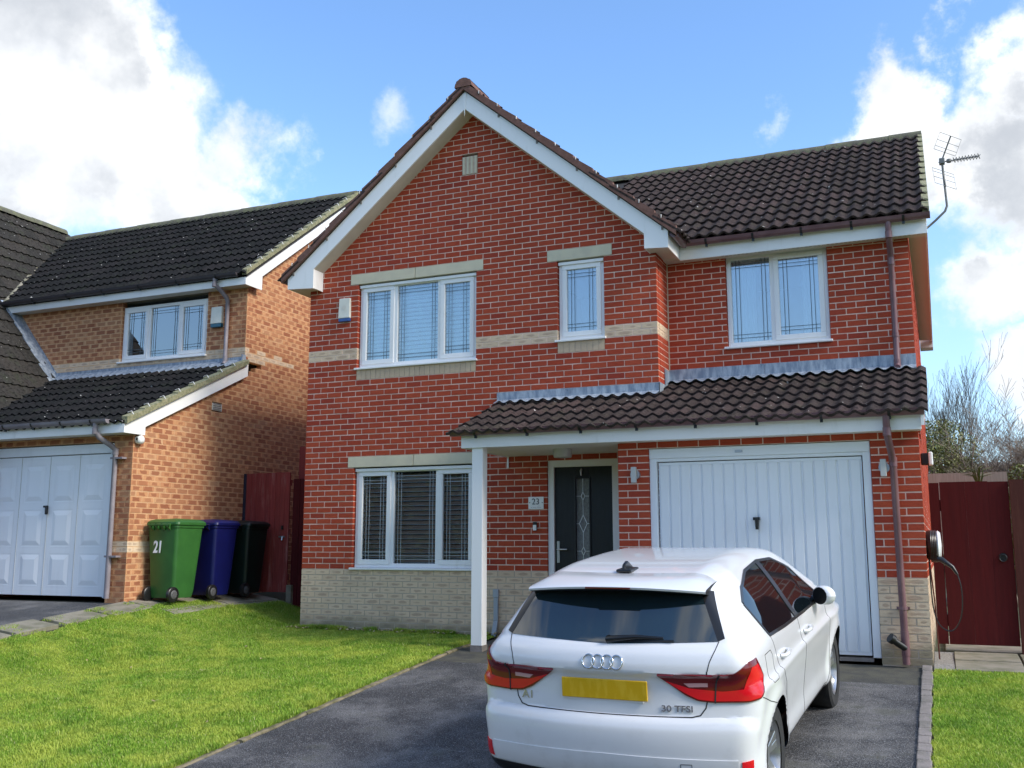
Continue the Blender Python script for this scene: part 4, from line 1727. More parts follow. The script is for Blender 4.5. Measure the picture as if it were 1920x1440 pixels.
# buff string course at first floor runs only part of the way
newb = []
for (bx, t_) in NS.bricks:
    zc = (bx[4] + bx[5]) / 2
    if nz(40.5) < zc < nz(42.5) and bx[3] < 2.45:
        t_ = 'nbuff'
    if t_ == 'nbuff' and zc < 2 and bx[2] > 1.2:
        t_ = 'mot'
    newb.append((bx, t_))
NS.bricks = newb
NS.finish()
NF = Wall('garage_wall', NB, 'x', NY, M_NMORTAR)
NF.lay(-4.9, NX, NZ0, -10, 22, [(-4.75, -2.335, -1, 2.53)], lambda c: 'nbuff' if c in (0, 1) else 'mot', phase=0)
NF.finish()
NUW = Wall('upper_wall', NB, 'x', NU, M_NMORTAR)
NUW.lay(-8.0, NX, NZ0, 38, 58, [(-4.62, -2.79, nz(42) - .02, 5.30)], lambda c: 'nbuff' if c in (41, 42) else 'mot', phase=0)
NUW.finish()
emit_bricks([NS, NF, NUW], {'mot': M_NBRICK}, 300, {'mot': 'brick'})
emit_bricks([NS, NF, NUW], {'nbuff': M_BUFF}, 300, {'nbuff': 'buff_brick'})
q = MB()
q.box(-11.5, -2.1, 6.9, 7.0, .3, 5.3)
q.box(-4.9, -4.8, -1.0, 1.1, .3, 2.6)
q.box(-11.5, -2.1, 1.3, 6.9, 3.0, 3.1)
q.build('rear_wall', M_NBRICK, NB)
q = MB()
q.box(NX - .02, NX + .004, .408, .627, nz(28) + .022, nz(30) - .022)
v = q.build('air_vent', M_CREAM, NB)
q = MB()
for k in range(4):
    q.box(NX + .004, NX + .01, .425, .61, nz(28) + .032 + k * .026, nz(28) + .046 + k * .026)
q.build('vent_slot', M_KERB, v)

window(NB, -4.61, -2.80, nz(42) - .015, 5.16, NU + .045, (0.31, 0.36, 0.33), M_GLASS, M_LEADSTRIP, sash=(True, False, True))
q = MB()
q.box(-4.45, -2.95, NU + .4, NU + .42, nz(42), nz(42) + .52)
q.build('window_board', M_BLIND, NB)

# garage door: three rows of raised panels
q = MB()
yf = NY + .03
q.box(-4.75, -2.34, yf - .01, yf + .06, 2.40, 2.53)
q.box(-2.42, -2.34, yf, yf + .06, .44, 2.40)
q.box(-4.75, -4.67, yf, yf + .06, .44, 2.40)
q.build('garage_frame', M_GDOOR, NB, bevel=0.004)
q = MB()
q.box(-4.66, -2.43, yf + .02, yf + .05, .455, 2.39)
ng = q.build('garage_door', M_GDOOR, NB)
pw = 2.23 / 4
zr = ((1.74, 2.27), (1.12, 1.64), (.58, 1.03))
for i in range(4):
    a = -4.66 + pw * i
    for (z0, z1) in zr:
        q = MB()
        x0, x1 = a + .085, a + pw - .085
        rows = [(x0, x1, z0, z1, yf + .030), (x0 + .012, x1 - .012, z0 + .012, z1 - .012, yf + .0315), (x0 + .02, x1 - .02, z0 + .02, z1 - .02, yf + .0315), (x0 + .085, x1 - .085, z0 + .085, z1 - .085, yf + .020)]
        # groove and raised field built as stepped frames
        B = []
        for (p0, p1, p2, p3, yy) in rows:
            B.append([(p0, yy - .012, p2), (p1, yy - .012, p2), (p1, yy - .012, p3), (p0, yy - .012, p3)])
        for L in B:
            q.v += L
        for k in range(3):
            for j in range(4):
                j2 = (j + 1) % 4
                q.f.append((k * 4 + j, k * 4 + j2, (k + 1) * 4 + j2, (k + 1) * 4 + j))
        q.f.append((12, 13, 14, 15))
        q.build('door_panel', M_GDOOR, ng)
    if i:
        q = MB()
        q.box(a - .003, a + .003, yf + .014, yf + .021, .46, 2.385)
        q.build('door_seam', M_LAMP, ng)
q = MB()
q.box(-3.60, -3.53, yf - .02, yf + .02, 1.665, 1.695)
q.box(-3.555, -3.525, yf - .025, yf + .015, 1.57, 1.68)
q.build('garage_handle', M_BLACK, ng, bevel=0.008)

# roofs
q = MB()
a1 = math.atan(0.74)
q.hexa([(-11, .92, 5.36), (-1.86, .92, 5.36), (-1.86, 4.1, 7.71), (-11, 4.1, 7.71), (-11, .92, 5.40), (-1.86, .92, 5.40), (-1.86, 4.1, 7.75), (-11, 4.1, 7.75)])
q.hexa([(-11, 4.1, 7.71), (-1.86, 4.1, 7.71), (-1.86, 7.25, 5.36), (-11, 7.25, 5.36), (-11, 4.1, 7.75), (-1.86, 4.1, 7.75), (-1.86, 7.25, 5.40), (-11, 7.25, 5.40)])
NR = q.build('roof', M_DARK, NB)
q = MB()
gs = math.atan(GS)
q.hexa([(-5.6, -1.40, 2.66), (-1.96, -1.40, 2.66), (-1.96, 1.06, 3.88), (-6.3, 1.06, 3.88), (-5.6, -1.40, 2.74), (-1.96, -1.40, 2.74), (-1.96, 1.06, 3.95), (-6.3, 1.06, 3.95)])
NG = q.build('garage_roof', M_DARK, NB)
WS = 1.17
wx = lambda z: -6.0 - (z - 3.964) / WS          # x on the wing's slope at height z
q = MB()
q.hexa([(wx(2.4), -1.7, 2.36), (wx(2.4), 4.2, 2.36), (-9.43, 4.2, 7.93), (-9.43, -1.7, 7.93), (wx(2.4), -1.7, 2.39), (wx(2.4), 4.2, 2.39), (-9.43, 4.2, 7.96), (-9.43, -1.7, 7.96)])
q.hexa([(-9.43, -1.7, 7.93), (-9.43, 4.2, 7.93), (-14, 4.2, 2.6), (-14, -1.7, 2.6), (-9.43, -1.7, 7.96), (-9.43, 4.2, 7.96), (-14, 4.2, 2.64), (-14, -1.7, 2.64)])
NW = q.build('wing_roof', M_DARK, NB)
q = MB()
q.box(-13.5, -5.0, -1.5, -1.4, .3, 2.5)
q.prism([(-5.3, -1.5, 2.5), (-13.5, -1.5, 2.5), (-9.43, -1.5, 7.6)], (0, .1, 0))
q.build('wing_wall', M_NBRICK, NB)
T2 = tile_mesh('roof_tile', M_NTILE)
flat = lambda s: 0.018 * (0.5 + 0.5 * math.cos(2 * math.pi * (2 * s - .5))) ** 2
T3 = tile_mesh('wing_roof_tile', M_NTILE2, wavef=flat)
T4 = tile_mesh('roof_tile_lower', M_NTILE)
wing_z = lambda x: 3.964 + WS * (-6.0 - x)
m1 = tile_places((-1.85 - 26 * TW, .87, 5.385), (1, 0, 0), (0, math.cos(a1), math.sin(a1)), 26, 12, keep=lambda c: c.z > wing_z(c.x) - .25)
m2 = tile_places((-1.93 - 15 * TW, -1.45, 2.735), (1, 0, 0), (0, math.cos(gs), math.sin(gs)), 15, 9, keep=lambda c: c.z > wing_z(c.x) - .25 and c.y < 0.98)
tw = math.atan(WS)
m3 = tile_places((wx(2.40), -1.75, 2.41), (0, 1, 0), (-math.cos(tw), 0, math.sin(tw)), 20, 21,
                 keep=lambda c: (c.z > 5.385 + .74 * (c.y - .87) - .2) if c.z > 5.3 else (c.y < 1.15 and c.z > 2.735 + GS * (c.y + 1.45) - .2))
emit_tiles([(NG, T4, m2), (NR, T2, m1)], 300)
emit_tiles([(NW, T3, m3)], 300, 'wing_tile')
ridge(NR, (-9.5, 4.1, 7.80), (-1.86, 4.1, 7.80), M_RIDGE, r_=.14)
ridge(NW, (-9.43, -1.7, 8.0), (-9.43, 4.1, 8.0), M_RIDGE, r_=.13)
# valley mortar and verges
q = MB()
q.tube([(wx(5.36), .9, 5.40), (-9.40, 4.05, 7.80)], .06, 8)
q.build('valley', M_SLAB, NB, smooth=60)
q = MB()
for k in range(12):
    y0, y1 = .88 + 3.22 * k / 12, .88 + 3.22 * (k + 1) / 12
    za, zb = 5.385 + .74 * (y0 - .88), 5.385 + .74 * (y1 - .88)
    q.hexa([(-1.93, y0, za), (-1.84, y0, za), (-1.84, y1, zb), (-1.93, y1, zb), (-1.93, y0, za + .095), (-1.84, y0, za + .085), (-1.84, y1, zb + .065), (-1.93, y1, zb + .07)])
vg = q.build('verge', M_MOSSV, NB)
for k in range(11):
    y = 1.0 + 3.0 * k / 11
    z = 5.385 + .74 * (y - .88)
    q = MB()
    q.tube([(-1.95, y, z + .10), (-1.88, y, z + .115), (-1.84, y - .01, z + .06)], .006, 4)
    q.build('verge_clip', M_CLIP, vg)
q = MB()
for k in range(8):
    y0, y1 = -1.42 + 2.5 * k / 8, -1.42 + 2.5 * (k + 1) / 8
    za, zb = 2.735 + GS * (y0 + 1.45), 2.735 + GS * (y1 + 1.45)
    q.hexa([(-1.97, y0, za), (-1.87, y0, za), (-1.87, y1, zb), (-1.97, y1, zb), (-1.97, y0, za + .105), (-1.87, y0, za + .09), (-1.87, y1, zb + .07), (-1.97, y1, zb + .08)])
vg = q.build('verge', M_MOSSV, NB)
for k in range(8):
    y = -1.3 + 2.35 * k / 8
    z = 2.735 + GS * (y + 1.45)
    q = MB()
    q.tube([(-1.99, y, z + .11), (-1.92, y, z + .125), (-1.87, y - .01, z + .07)], .006, 4)
    q.build('verge_clip', M_CLIP, vg)
# white bargeboards on the flank
q = MB()
for (y0, z0, y1, z1, dep, end) in ((.92, 5.40, 4.10, 5.40 + .74 * 3.18, .24, True),):
    P = [(y0, z0), (y0 - .0, z0 - .16), (y0 + .42, z0 - .16), (y0 + .42, z0 + .74 * .42 - dep), (y1, z1 - dep), (y1, z1)]
    q.prism([(-1.905, y, z) for y, z in P], (.022, 0, 0))
    P2 = [(8.2 - y, z) for y, z in P]
    q.prism([(-1.905, y, z) for y, z in reversed(P2)], (.022, 0, 0))
q.build('bargeboard', M_WHITE, NB)
q = MB()
P = [(-1.42, 2.80), (-1.42, 2.63), (-1.03, 2.63), (-1.03, 2.745), (1.12, 2.745 + GS * 2.13), (1.12, 2.745 + GS * 2.13 + .235), (-1.10, 2.915), (-1.24, 2.845)]
q.prism([(-1.94, y, z) for y, z in P], (.022, 0, 0))
q.build('bargeboard', M_WHITE, NB)
q = MB()
q.box(-1.996, -1.9405, 1.085, 1.124, 3.79, 4.03)
q.build('bargeboard_end', M_WHITE, NB)
q = MB()
q.box(-8.2, -1.906, .94, NU - .004, 5.245, 5.26)
q.build('soffit', M_SOFFIT, NB)
q = MB()
q.box(-5.4, -1.945, -1.40, NY - .004, 2.635, 2.65)
q.build('soffit', M_SOFFIT, NB)
q = MB()
q.box(-7.2, -1.906, .92, .94, 5.24, 5.40)
q.build('fascia', M_WHITE, NB, bevel=.003)
q = MB()
q.box(-5.4, -1.942, -1.42, -1.40, 2.63, 2.80)
q.build('fascia', M_WHITE, NB, bevel=.003)
gutter(NB, (-7.6, .86, 5.42), (-2.0, .86, 5.42), M_GUTTER, brackets=7)
gutter(NB, (-5.4, -1.485, 2.81), (-2.14, -1.485, 2.81), M_GPIPE, brackets=6)
pipe(NB, [(-2.45, .86, 5.39), (-2.45, .86, 5.28), (-2.40, .95, 5.20), (-2.35, 1.04, 5.10), (-2.35, NU - .05, 5.04), (-2.35, NU - .05, 4.05), (-2.35, NU - .09, 4.0)], .034, M_GPIPE,
     collars=[((-2.45, .86, 5.32), (-2.45, .86, 5.24)), ((-2.35, NU - .05, 4.14), (-2.35, NU - .05, 4.03))])
pipe(NB, [(-2.36, -1.485, 2.78), (-2.36, -1.485, 2.66), (-2.33, -1.44, 2.58), (-2.27, -1.26, 2.47), (-2.25, NY - .06, 2.42), (-2.25, NY - .06, .44)], .036, M_GPIPE,
     collars=[((-2.36, -1.485, 2.70), (-2.36, -1.485, 2.62)), ((-2.25, NY - .06, 2.44), (-2.25, NY - .06, 2.36))])
for zz in (2.30, .98):
    q = MB()
    q.box(-2.31, -2.10, NY - .09, NY - .005, zz, zz + .025)
    q.build('pipe_clip', M_GPIPE, NB)
# lead: apron under the window and the raking soaker on the left
q = MB()
for (a, b) in ((-6.05, -5.0), (-4.997, -3.6), (-3.597, -2.0)):
    q.box(a, b, NU - .014, NU - .004, 3.93, nz(41) - .005)
q.box(NX - .012, NX + .006, 1.06, NU + .02, 3.93, nz(41) + .02)
q.prism([(-6.03, NU - .016, nz(41)), (-6.12, NU - .016, 3.93), (-7.30, NU - .016, 5.36), (-7.12, NU - .016, 5.36)], (0, .010, 0))
FL2 = q.build('lead_flashing', M_LEAD, NB)
q = MB()
n = 160
rows = []
for (dy, dz) in ((0, 0.05), (-0.05, 0.01), (-0.15, -0.055)):
    rows.append([(-6.0 + 4.0 * i / n, NU - .012 + dy, 3.99 + dz + (wave(((-6.0 + 4.0 * i / n + 1.93) / TW) % 1.0) if dy < -.1 else .03)) for i in range(n + 1)])
q.grid(rows)
q.build('flashing_apron', M_LEAD, FL2, smooth=True)
q = MB()
q.hexa([(wx(3.98) + .12, .88, 3.90), (wx(3.98) - .08, .88, 4.12), (wx(5.35) - .08, .88, 5.50), (wx(5.35) + .12, .88, 5.30), (wx(3.98) + .12, NU, 3.92), (wx(3.98) - .08, NU, 4.14), (wx(5.35) - .08, NU, 5.52), (wx(5.35) + .12, NU, 5.32)])
q.build('raking_flashing', M_LEAD, FL2)

t = thing('alarm_box', (-2.56, NU - .006, 4.6), 'cream alarm box with teal base right of the neighbouring upper window', 'alarm box', 'alarm boxes')
q = MB()
q.hexa([(-2.675, NU - .065, 4.69), (-2.455, NU - .065, 4.69), (-2.455, NU - .003, 4.69), (-2.675, NU - .003, 4.69), (-2.67, NU - .055, 4.97), (-2.46, NU - .055, 4.97), (-2.46, NU - .003, 4.97), (-2.67, NU - .003, 4.97)])
q.build('cover', M_CREAM, t, bevel=.008)
q = MB()
q.box(-2.67, -2.46, NU - .06, NU - .003, 4.63, 4.691)
q.build('strobe', M_TEALP, t, bevel=.006)
t = thing('security_camera', (-1.99, -1.06, 2.5), 'small round white camera under the eaves of the neighbouring garage', 'camera', 'security cameras')
q = MB()
q.lathe([(.001, 0), (.055, 0), (.062, .03), (.058, .075), (.03, .095), (.001, .1)], (NX + .002, -1.08, 2.565), 'x', 24)
q.build('body', M_PLAQUE, t, smooth=60)
q = MB()
q.lathe([(.001, 0), (.02, 0), (.022, .012), (.001, .014)], (NX + .05, -1.145, 2.57), 'x', 12)
q.build('lens', M_BLACK, t, smooth=60)

# ================================================================== wheelie bins


M_HUB = simple('grey_wheel_hub', (0.10, 0.10, 0.105), 0.5)


def bin_(x, y, z, m, label, number=False, sticker=False, rz=0.0):
    t = thing('wheelie_bin', (x, y, z), label, 'wheelie bin', 'wheelie bins by the side path', rot=(0, 0, rz), local=True)
    w, d, h = .262, .26, 1.03
    rows = []
    prof = [(0.0, .78, .72), (.02, .80, .74), (.10, .83, .79), (.95, 1.0, 1.0), (.955, 1.05, 1.05), (.99, 1.05, 1.05)]
    q = MB()
    for (f, a, b) in prof:
        z_ = .05 + f * (h - .05)
        r_ = .05
        pts = []
        ww, dd = w * a, d * b
        oy = d * (1 - b) * .3
        for (cx_, cy_, a0) in ((ww - r_, dd - r_, 0), (-ww + r_, dd - r_, 90), (-ww + r_, -dd + r_, 180), (ww - r_, -dd + r_, 270)):
            for k in range(5):
                an = R(a0 + 90 * k / 4)
                pts.append((cx_ + r_ * math.cos(an), cy_ + r_ * math.sin(an) - oy, z_))
        pts.append(pts[0])
        rows.append(pts)
    q.grid(rows)
    q.f.append(tuple(reversed(range(20))))
    q.build('body', m, t, smooth=35)
    # lid: shallow dome with a rim, hinge lugs at the back
    q = MB()
    rows = []
    for (f, zz) in ((1.10, h - .012), (1.12, h + .0), (1.10, h + .03), (1.0, h + .055), (.8, h + .07), (.02, h + .085)):
        pts = []
        r_ = .05 * f
        ww, dd = w * f, d * f
        for (cx_, cy_, a0) in ((ww - r_, dd - r_, 0), (-ww + r_, dd - r_, 90), (-ww + r_, -dd + r_, 180), (ww - r_, -dd + r_, 270)):
            for k in range(5):
                an = R(a0 + 90 * k / 4)
                pts.append((cx_ + r_ * math.cos(an), cy_ + r_ * math.sin(an) + .01, zz))
        pts.append(pts[0])
        rows.append(pts)
    q.grid(rows)
    q.build('lid', m, t, smooth=35)
    q = MB()
    for sx in (-.15, -.05, .05, .15):
        q.hexa([(sx - .012, -d - .07, h - .03), (sx + .012, -d - .07, h - .03), (sx + .012, -d + .01, h - .09), (sx - .012, -d + .01, h - .09),
                (sx - .012, -d - .07, h + .01), (sx + .012, -d - .07, h + .01), (sx + .012, -d + .01, h + .0), (sx - .012, -d + .01, h + .0)])
    q.tube([(-.2, -d - .06, h - .005), (.2, -d - .06, h - .005)], .014, 8)
    q.build('handle', m, t, smooth=40)
    q = MB()
    q.box(-.17, .17, -d * .75, -d * .70, .10, .14)
    q.build('axle_ledge', m, t)
    for sx in (-1, 1):
        q = MB()
        xx = sx * .215
        P = [(.04, -.028), (.09, -.028), (.10, -.02), (.10, .02), (.09, .028), (.04, .028)]
        q.lathe(P, (xx, -d + .03, .10), 'x', 24)
        wh = q.build('wheel', M_BLACK, t, smooth=40)
        q = MB()
        q.lathe([(.012, -.02), (.05, -.02), (.06, -.012), (.06, .012), (.05, .02), (.012, .02)], (xx + sx * .014, -d + .03, .10), 'x', 20)
        for k in range(6):
            a = math.pi * k / 3
            q.box(xx + sx * .03, xx + sx * .038, -d + .03 + math.cos(a) * .03 - .006, -d + .03 + math.cos(a) * .03 + .006, .10 + math.sin(a) * .03 - .006, .10 + math.sin(a) * .03 + .006)
        q.build('hub', M_HUB, wh, smooth=40)
    if number:
        text_mesh('numerals', '21', .22, (-.06, -d * 1.0 - .0, .72), (R(90 - 3), 0, 0), M_PLAQUE, t, extrude=.002, sx=.72, bold=.006)
    if sticker:
        q = MB()
        q.box(-.175, -.14, -d * .915, -d * .905, .50, .62)
        q.build('sticker', simple('pale_sticker', (.62, .66, .42), .5), t)
    return t


M_BGREEN = simple('green_bin_plastic', (0.028, 0.115, 0.024), 0.42, (0.036, 0.14, 0.028), 5)
M_BBLUE = simple('blue_bin_plastic', (0.004, 0.006, 0.072), 0.4, (0.005, 0.008, 0.09), 5)
M_BBLACK = simple('dark_green_bin_plastic', (0.003, 0.010, 0.009), 0.42, (0.004, 0.014, 0.012), 5)
bin_(-1.655, -0.62, H(-1.6, -.6) + .02, M_BGREEN, 'green wheelie bin with white number 21, nearest of the three bins', number=True, rz=R(-2))
bin_(-1.63, 0.10, H(-1.55, .13) + .02, M_BBLUE, 'dark blue wheelie bin standing between the green and the dark bins', rz=R(2))
bin_(-1.60, 0.78, H(-1.55, .8) + .02, M_BBLACK, 'very dark green wheelie bin next to the red garden gate', sticker=True, rz=R(3))

# ================================================================== gates and fences
t = thing('garden_gate', (-1.55, 1.25, .38), 'weathered red plank gate between the two houses', 'gate')
gy = 1.25
x = -1.955
i = 0
while x < -1.14:
    w_ = rnd.uniform(.085, .10)
    q = MB()
    q.box(x, min(x + w_ - .004, -1.10), gy + rnd.uniform(-.003, .003), gy + .022, .44, 2.255 + rnd.uniform(-.006, .004))
    q.build('plank', M_REDWOOD, t)
    x += w_
q = MB()
for zz in (.62, 1.3, 2.05):
    q.box(-1.94, -1.13, gy + .022, gy + .05, zz, zz + .09)
q.build('rail', M_REDWOOD, t)
q = MB()
q.box(-1.30, -1.19, gy - .02, gy - .004, 1.26, 1.285)
q.tube([(-1.23, gy - .02, 1.27), (-1.23, gy - .03, 1.215)], .014, 8)
q.build('bolt', M_METAL, t)
q = MB()
q.tube([(-1.245, gy - .012, 1.38), (-1.245, gy - .012, 1.44)], .02, 10)
q.build('latch', M_BLACK, t)
q = MB()
q.box(-1.995, -1.965, gy - .02, gy + .05, .42, 2.25)
q.build('hinge_post', simple('blue_black_paint', (.018, .018, .04), .6), t)
t = thing('board_fence', (-.55, 1.27, .2), 'narrow red fence boards closing the gap beside the red brick house', 'fence')
x = -1.085
while x < -.03:
    w_ = rnd.uniform(.12, .15)
    q = MB()
    q.box(x, min(x + w_ - .005, -.02), gy + .02 + rnd.uniform(-.004, .004), gy + .045, .25, 2.15 + rnd.uniform(-.01, .01))
    q.build('board', M_REDDARK, t)
    x += w_
q = MB()
q.box(-1.12, -1.03, gy - .03, gy + .06, .22, .55)
q.build('concrete_spur', M_SLAB, t)
t = thing('fence_post', (-.93, 1.45, .2), 'tall red post with dark side rising behind the narrow fence boards', 'post')
q = MB()
q.box(-1.10, -.985, 1.42, 1.5, .2, 2.66)
q.build('post', M_REDWOOD, t)
q = MB()
q.box(-.985, -.90, 1.43, 1.5, .2, 2.64)
q.build('side_board', M_BLACK, t)

t = thing('garden_gate', (8.33, 0.10, .1), 'dark red boarded gate with ring handle right of the garage', 'gate')
gy = .08
for (a, b, c) in ((7.945, 8.045, 1.80), (8.052, 8.30, 1.806), (8.30, 8.52, 1.806), (8.52, 8.715, 1.80)):
    q = MB()
    q.box(a, b - .0008, gy + rnd.uniform(-.003, .003), gy + .025, .12, c)
    q.build('board', M_REDDARK, t)
q = MB()
q.lathe([(.001, -.006), (.04, -.006), (.04, 0), (.001, 0)], (8.615, gy - .001, 1.02), 'y', 18)
n = 20
q.tube([(8.615 + .034 * math.cos(2 * math.pi * k / n), gy - .014, 1.008 + .034 * math.sin(2 * math.pi * k / n)) for k in range(n + 1)], .006, 6, cap=False)
q.build('ring_handle', M_BLACK, t, smooth=50)
q = MB()
q.box(7.95, 8.71, gy + .03, gy + .06, .3, .42)
q.box(7.95, 8.71, gy + .03, gy + .06, 1.5, 1.62)
q.build('rail', M_REDDARK, t)
t = thing('board_fence', (9.4, .1, .05), 'brown red fence boards and post right of the dark red gate', 'fence')
q = MB()
q.box(8.725, 8.86, gy - .03, gy + .07, .03, 1.815)
q.build('post', M_BROWNWOOD, t)
x = 8.868
while x < 10.8:
    q = MB()
    q.box(x, x + .146, gy + .005, gy + .03, .08, 1.80 + rnd.uniform(-.008, .008))
    q.build('board', M_REDDARK, t)
    x += .15
q = MB()
q.box(8.87, 8.93, gy - .02, gy + .004, 1.20, 1.40)
q.build('fence_sign', M_PLAQUE, t)
t = thing('board_fence', (9.5, 6, .05), 'pale weathered wooden fence top seen beyond the dark red gate', 'fence')
for k in range(7):
    q = MB()
    q.box(7.5, 9.05, 6.0 + .004 * (k % 2), 6.02 + .004 * (k % 2), 1.0 + k * .185, 1.18 + k * .185)
    q.build('board', M_GREYWOOD, t)

# ================================================================== the car (built in its own coordinates: x right, y forward from the rear bumper, z up)
CAR = thing('hatchback_car', (6.203, -5.901, -0.466), 'white five-door hatchback parked on the driveway facing the garage', 'car', rot=(0.089, 0, -0.04), local=True)


def paint_mat():
    M = Mat('white_car_paint', 0.35, 0.5, 0.0, 0.9)
    t = M.t
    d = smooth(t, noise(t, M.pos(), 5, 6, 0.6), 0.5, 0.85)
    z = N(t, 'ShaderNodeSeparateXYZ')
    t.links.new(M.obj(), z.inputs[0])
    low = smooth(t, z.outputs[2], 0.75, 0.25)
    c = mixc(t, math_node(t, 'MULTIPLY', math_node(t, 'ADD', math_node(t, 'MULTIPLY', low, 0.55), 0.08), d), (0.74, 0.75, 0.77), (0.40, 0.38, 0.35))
    M.color(c)
    M.b.inputs['Coat Roughness'].default_value = 0.025
    return M.m


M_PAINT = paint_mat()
M_CARGLASS = simple('tinted_car_glass', (0.004, 0.007, 0.009), 0.03, spec=0.45)
M_REARGLASS = simple('tinted_rear_glass', (0.010, 0.022, 0.028), 0.03, spec=0.9, coat=0.9)
M_TRIM = simple('car_black_trim', (0.012, 0.012, 0.013), 0.28)
M_GAP = simple('panel_gap', (0.02, 0.02, 0.022), 0.8)
M_CHROME = simple('chrome', (0.75, 0.76, 0.78), 0.12, metallic=1.0)
M_RED = simple('red_lamp_lens', (0.68, 0.008, 0.016), 0.16, coat=0.25)
M_REDDK = simple('dark_red_lamp_lens', (0.15, 0.003, 0.006), 0.14, coat=0.3)
M_CLEAR = simple('clear_lamp_lens', (0.55, 0.30, 0.30), 0.15, coat=1.0)
M_TYRE = simple('tyre_rubber', (0.018, 0.018, 0.019), 0.8, (0.03, 0.029, 0.027), 20)
M_ALLOY = simple('alloy_wheel', (0.50, 0.51, 0.52), 0.3, metallic=0.85)
M_YELLOW = simple('yellow_number_plate', (0.72, 0.42, 0.004), 0.4, (0.78, 0.48, 0.02), 9, lo=.45, hi=.6, stretch=(3, 1, 1))


def crom(P, n=8):
    out = []
    P = [np.array(p, float) for p in P]
    for i in range(len(P) - 1):
        p0, p1, p2, p3 = P[max(0, i - 1)], P[i], P[i + 1], P[min(len(P) - 1, i + 2)]
        for s in range(n):
            u = s / n
            out.append(0.5 * (2 * p1 + (-p0 + p2) * u + (2 * p0 - 5 * p1 + 4 * p2 - p3) * u * u + (-p0 + 3 * p1 - 3 * p2 + p3) * u ** 3))
    out.append(P[-1])
    return out


prof = crom([(0.16, 0.20), (0.07, 0.25), (0.015, 0.36), (0.0, 0.48), (0.005, 0.58), (0.03, 0.635)], 5)
prof += crom([(0.062, 0.648), (0.075, 0.74), (0.082, 0.83), (0.072, 0.868)], 4)
prof += crom([(0.052, 0.885), (0.058, 0.93), (0.080, 0.985), (0.115, 1.025)], 5)
prof += crom([(0.135, 1.040), (0.235, 1.17), (0.345, 1.315)], 5)
prof += crom([(0.38, 1.355), (0.60, 1.402), (1.10, 1.432), (1.70, 1.432), (2.20, 1.395), (2.50, 1.330), (2.85, 1.17), (3.15, 1.02)], 7)
prof += crom([(3.25, 0.985), (3.55, 0.94), (3.82, 0.86), (3.97, 0.73), (4.02, 0.58), (4.02, 0.42), (3.97, 0.28), (3.88, 0.20)], 5)
PROF = np.array(prof)


def sdpoly(px, pz):
    a = PROF
    b = np.roll(PROF, -1, 0)
    best = np.full(px.shape, 1e9)
    inside = np.zeros(px.shape, bool)
    for (x0, z0), (x1, z1) in zip(a, b):
        ex, ez = x1 - x0, z1 - z0
        wx_, wz_ = px - x0, pz - z0
        t_ = np.clip((wx_ * ex + wz_ * ez) / (ex * ex + ez * ez + 1e-12), 0, 1)
        d = (wx_ - t_ * ex) ** 2 + (wz_ - t_ * ez) ** 2
        best = np.minimum(best, d)
        c = (z0 > pz) != (z1 > pz)
        xi = x0 + (pz - z0) / (ez if abs(ez) > 1e-9 else 1e-9) * ex
        inside ^= c & (px < xi)
    return np.sqrt(best) * np.where(inside, -1, 1)


def table(P):
    P = np.array(crom(P, 10))
    return P[:, 0], P[:, 1]


PLY, PLW = table([(-0.2, .84), (0.0, .850), (0.3, .866), (0.667, .872), (1.2, .862), (2.0, .860), (2.8, .866), (3.23, .872), (3.6, .845), (4.1, .74)])
TZ, TD = table([(0.10, -.20), (.20, -.13), (.27, -.055), (.34, -.034), (.45, -.034), (.58, -.018), (.68, -.004), (.74, .002), (.775, .006), (.785, .004), (.80, -.014), (.83, -.024), (.90, -.032), (.97, -.046), (1.02, -.075), (1.10, -.122), (1.20, -.180), (1.30, -.246), (1.37, -.300), (1.45, -.38)])


def carf(x, y, z):
    ax = np.abs(x)
    w = np.interp(y, PLY, PLW) + np.interp(z, TZ, TD)
    w = w - np.clip((0.9 - y), 0, 1) * 0.10 * np.clip((z - .95) / .4, 0, 1)
    w = w - np.clip((y - 2.3), 0, 2) * 0.10 * np.clip((z - 1.0) / .35, 0, 1)
    # flared arches
    for yc in (0.667, 3.23):
        rr = np.sqrt((y - yc) ** 2 + (z - .316) ** 2)
        w = w + 0.020 * np.exp(-((rr - .36) / .07) ** 2) * (z < .8)
    side = ax - w
    yy = 2.0 + (y - 2.0) * (1 + 0.105 * (ax / .8) ** 2.2 * .64)
    pr = sdpoly(yy, z)
    k = np.where(z > 1.05, 0.09, np.where(y < 1.0, 0.11, 0.13))
    h = np.clip(.5 + .5 * (side - pr) / k, 0, 1)
    return pr * (1 - h) + side * h + k * h * (1 - h)


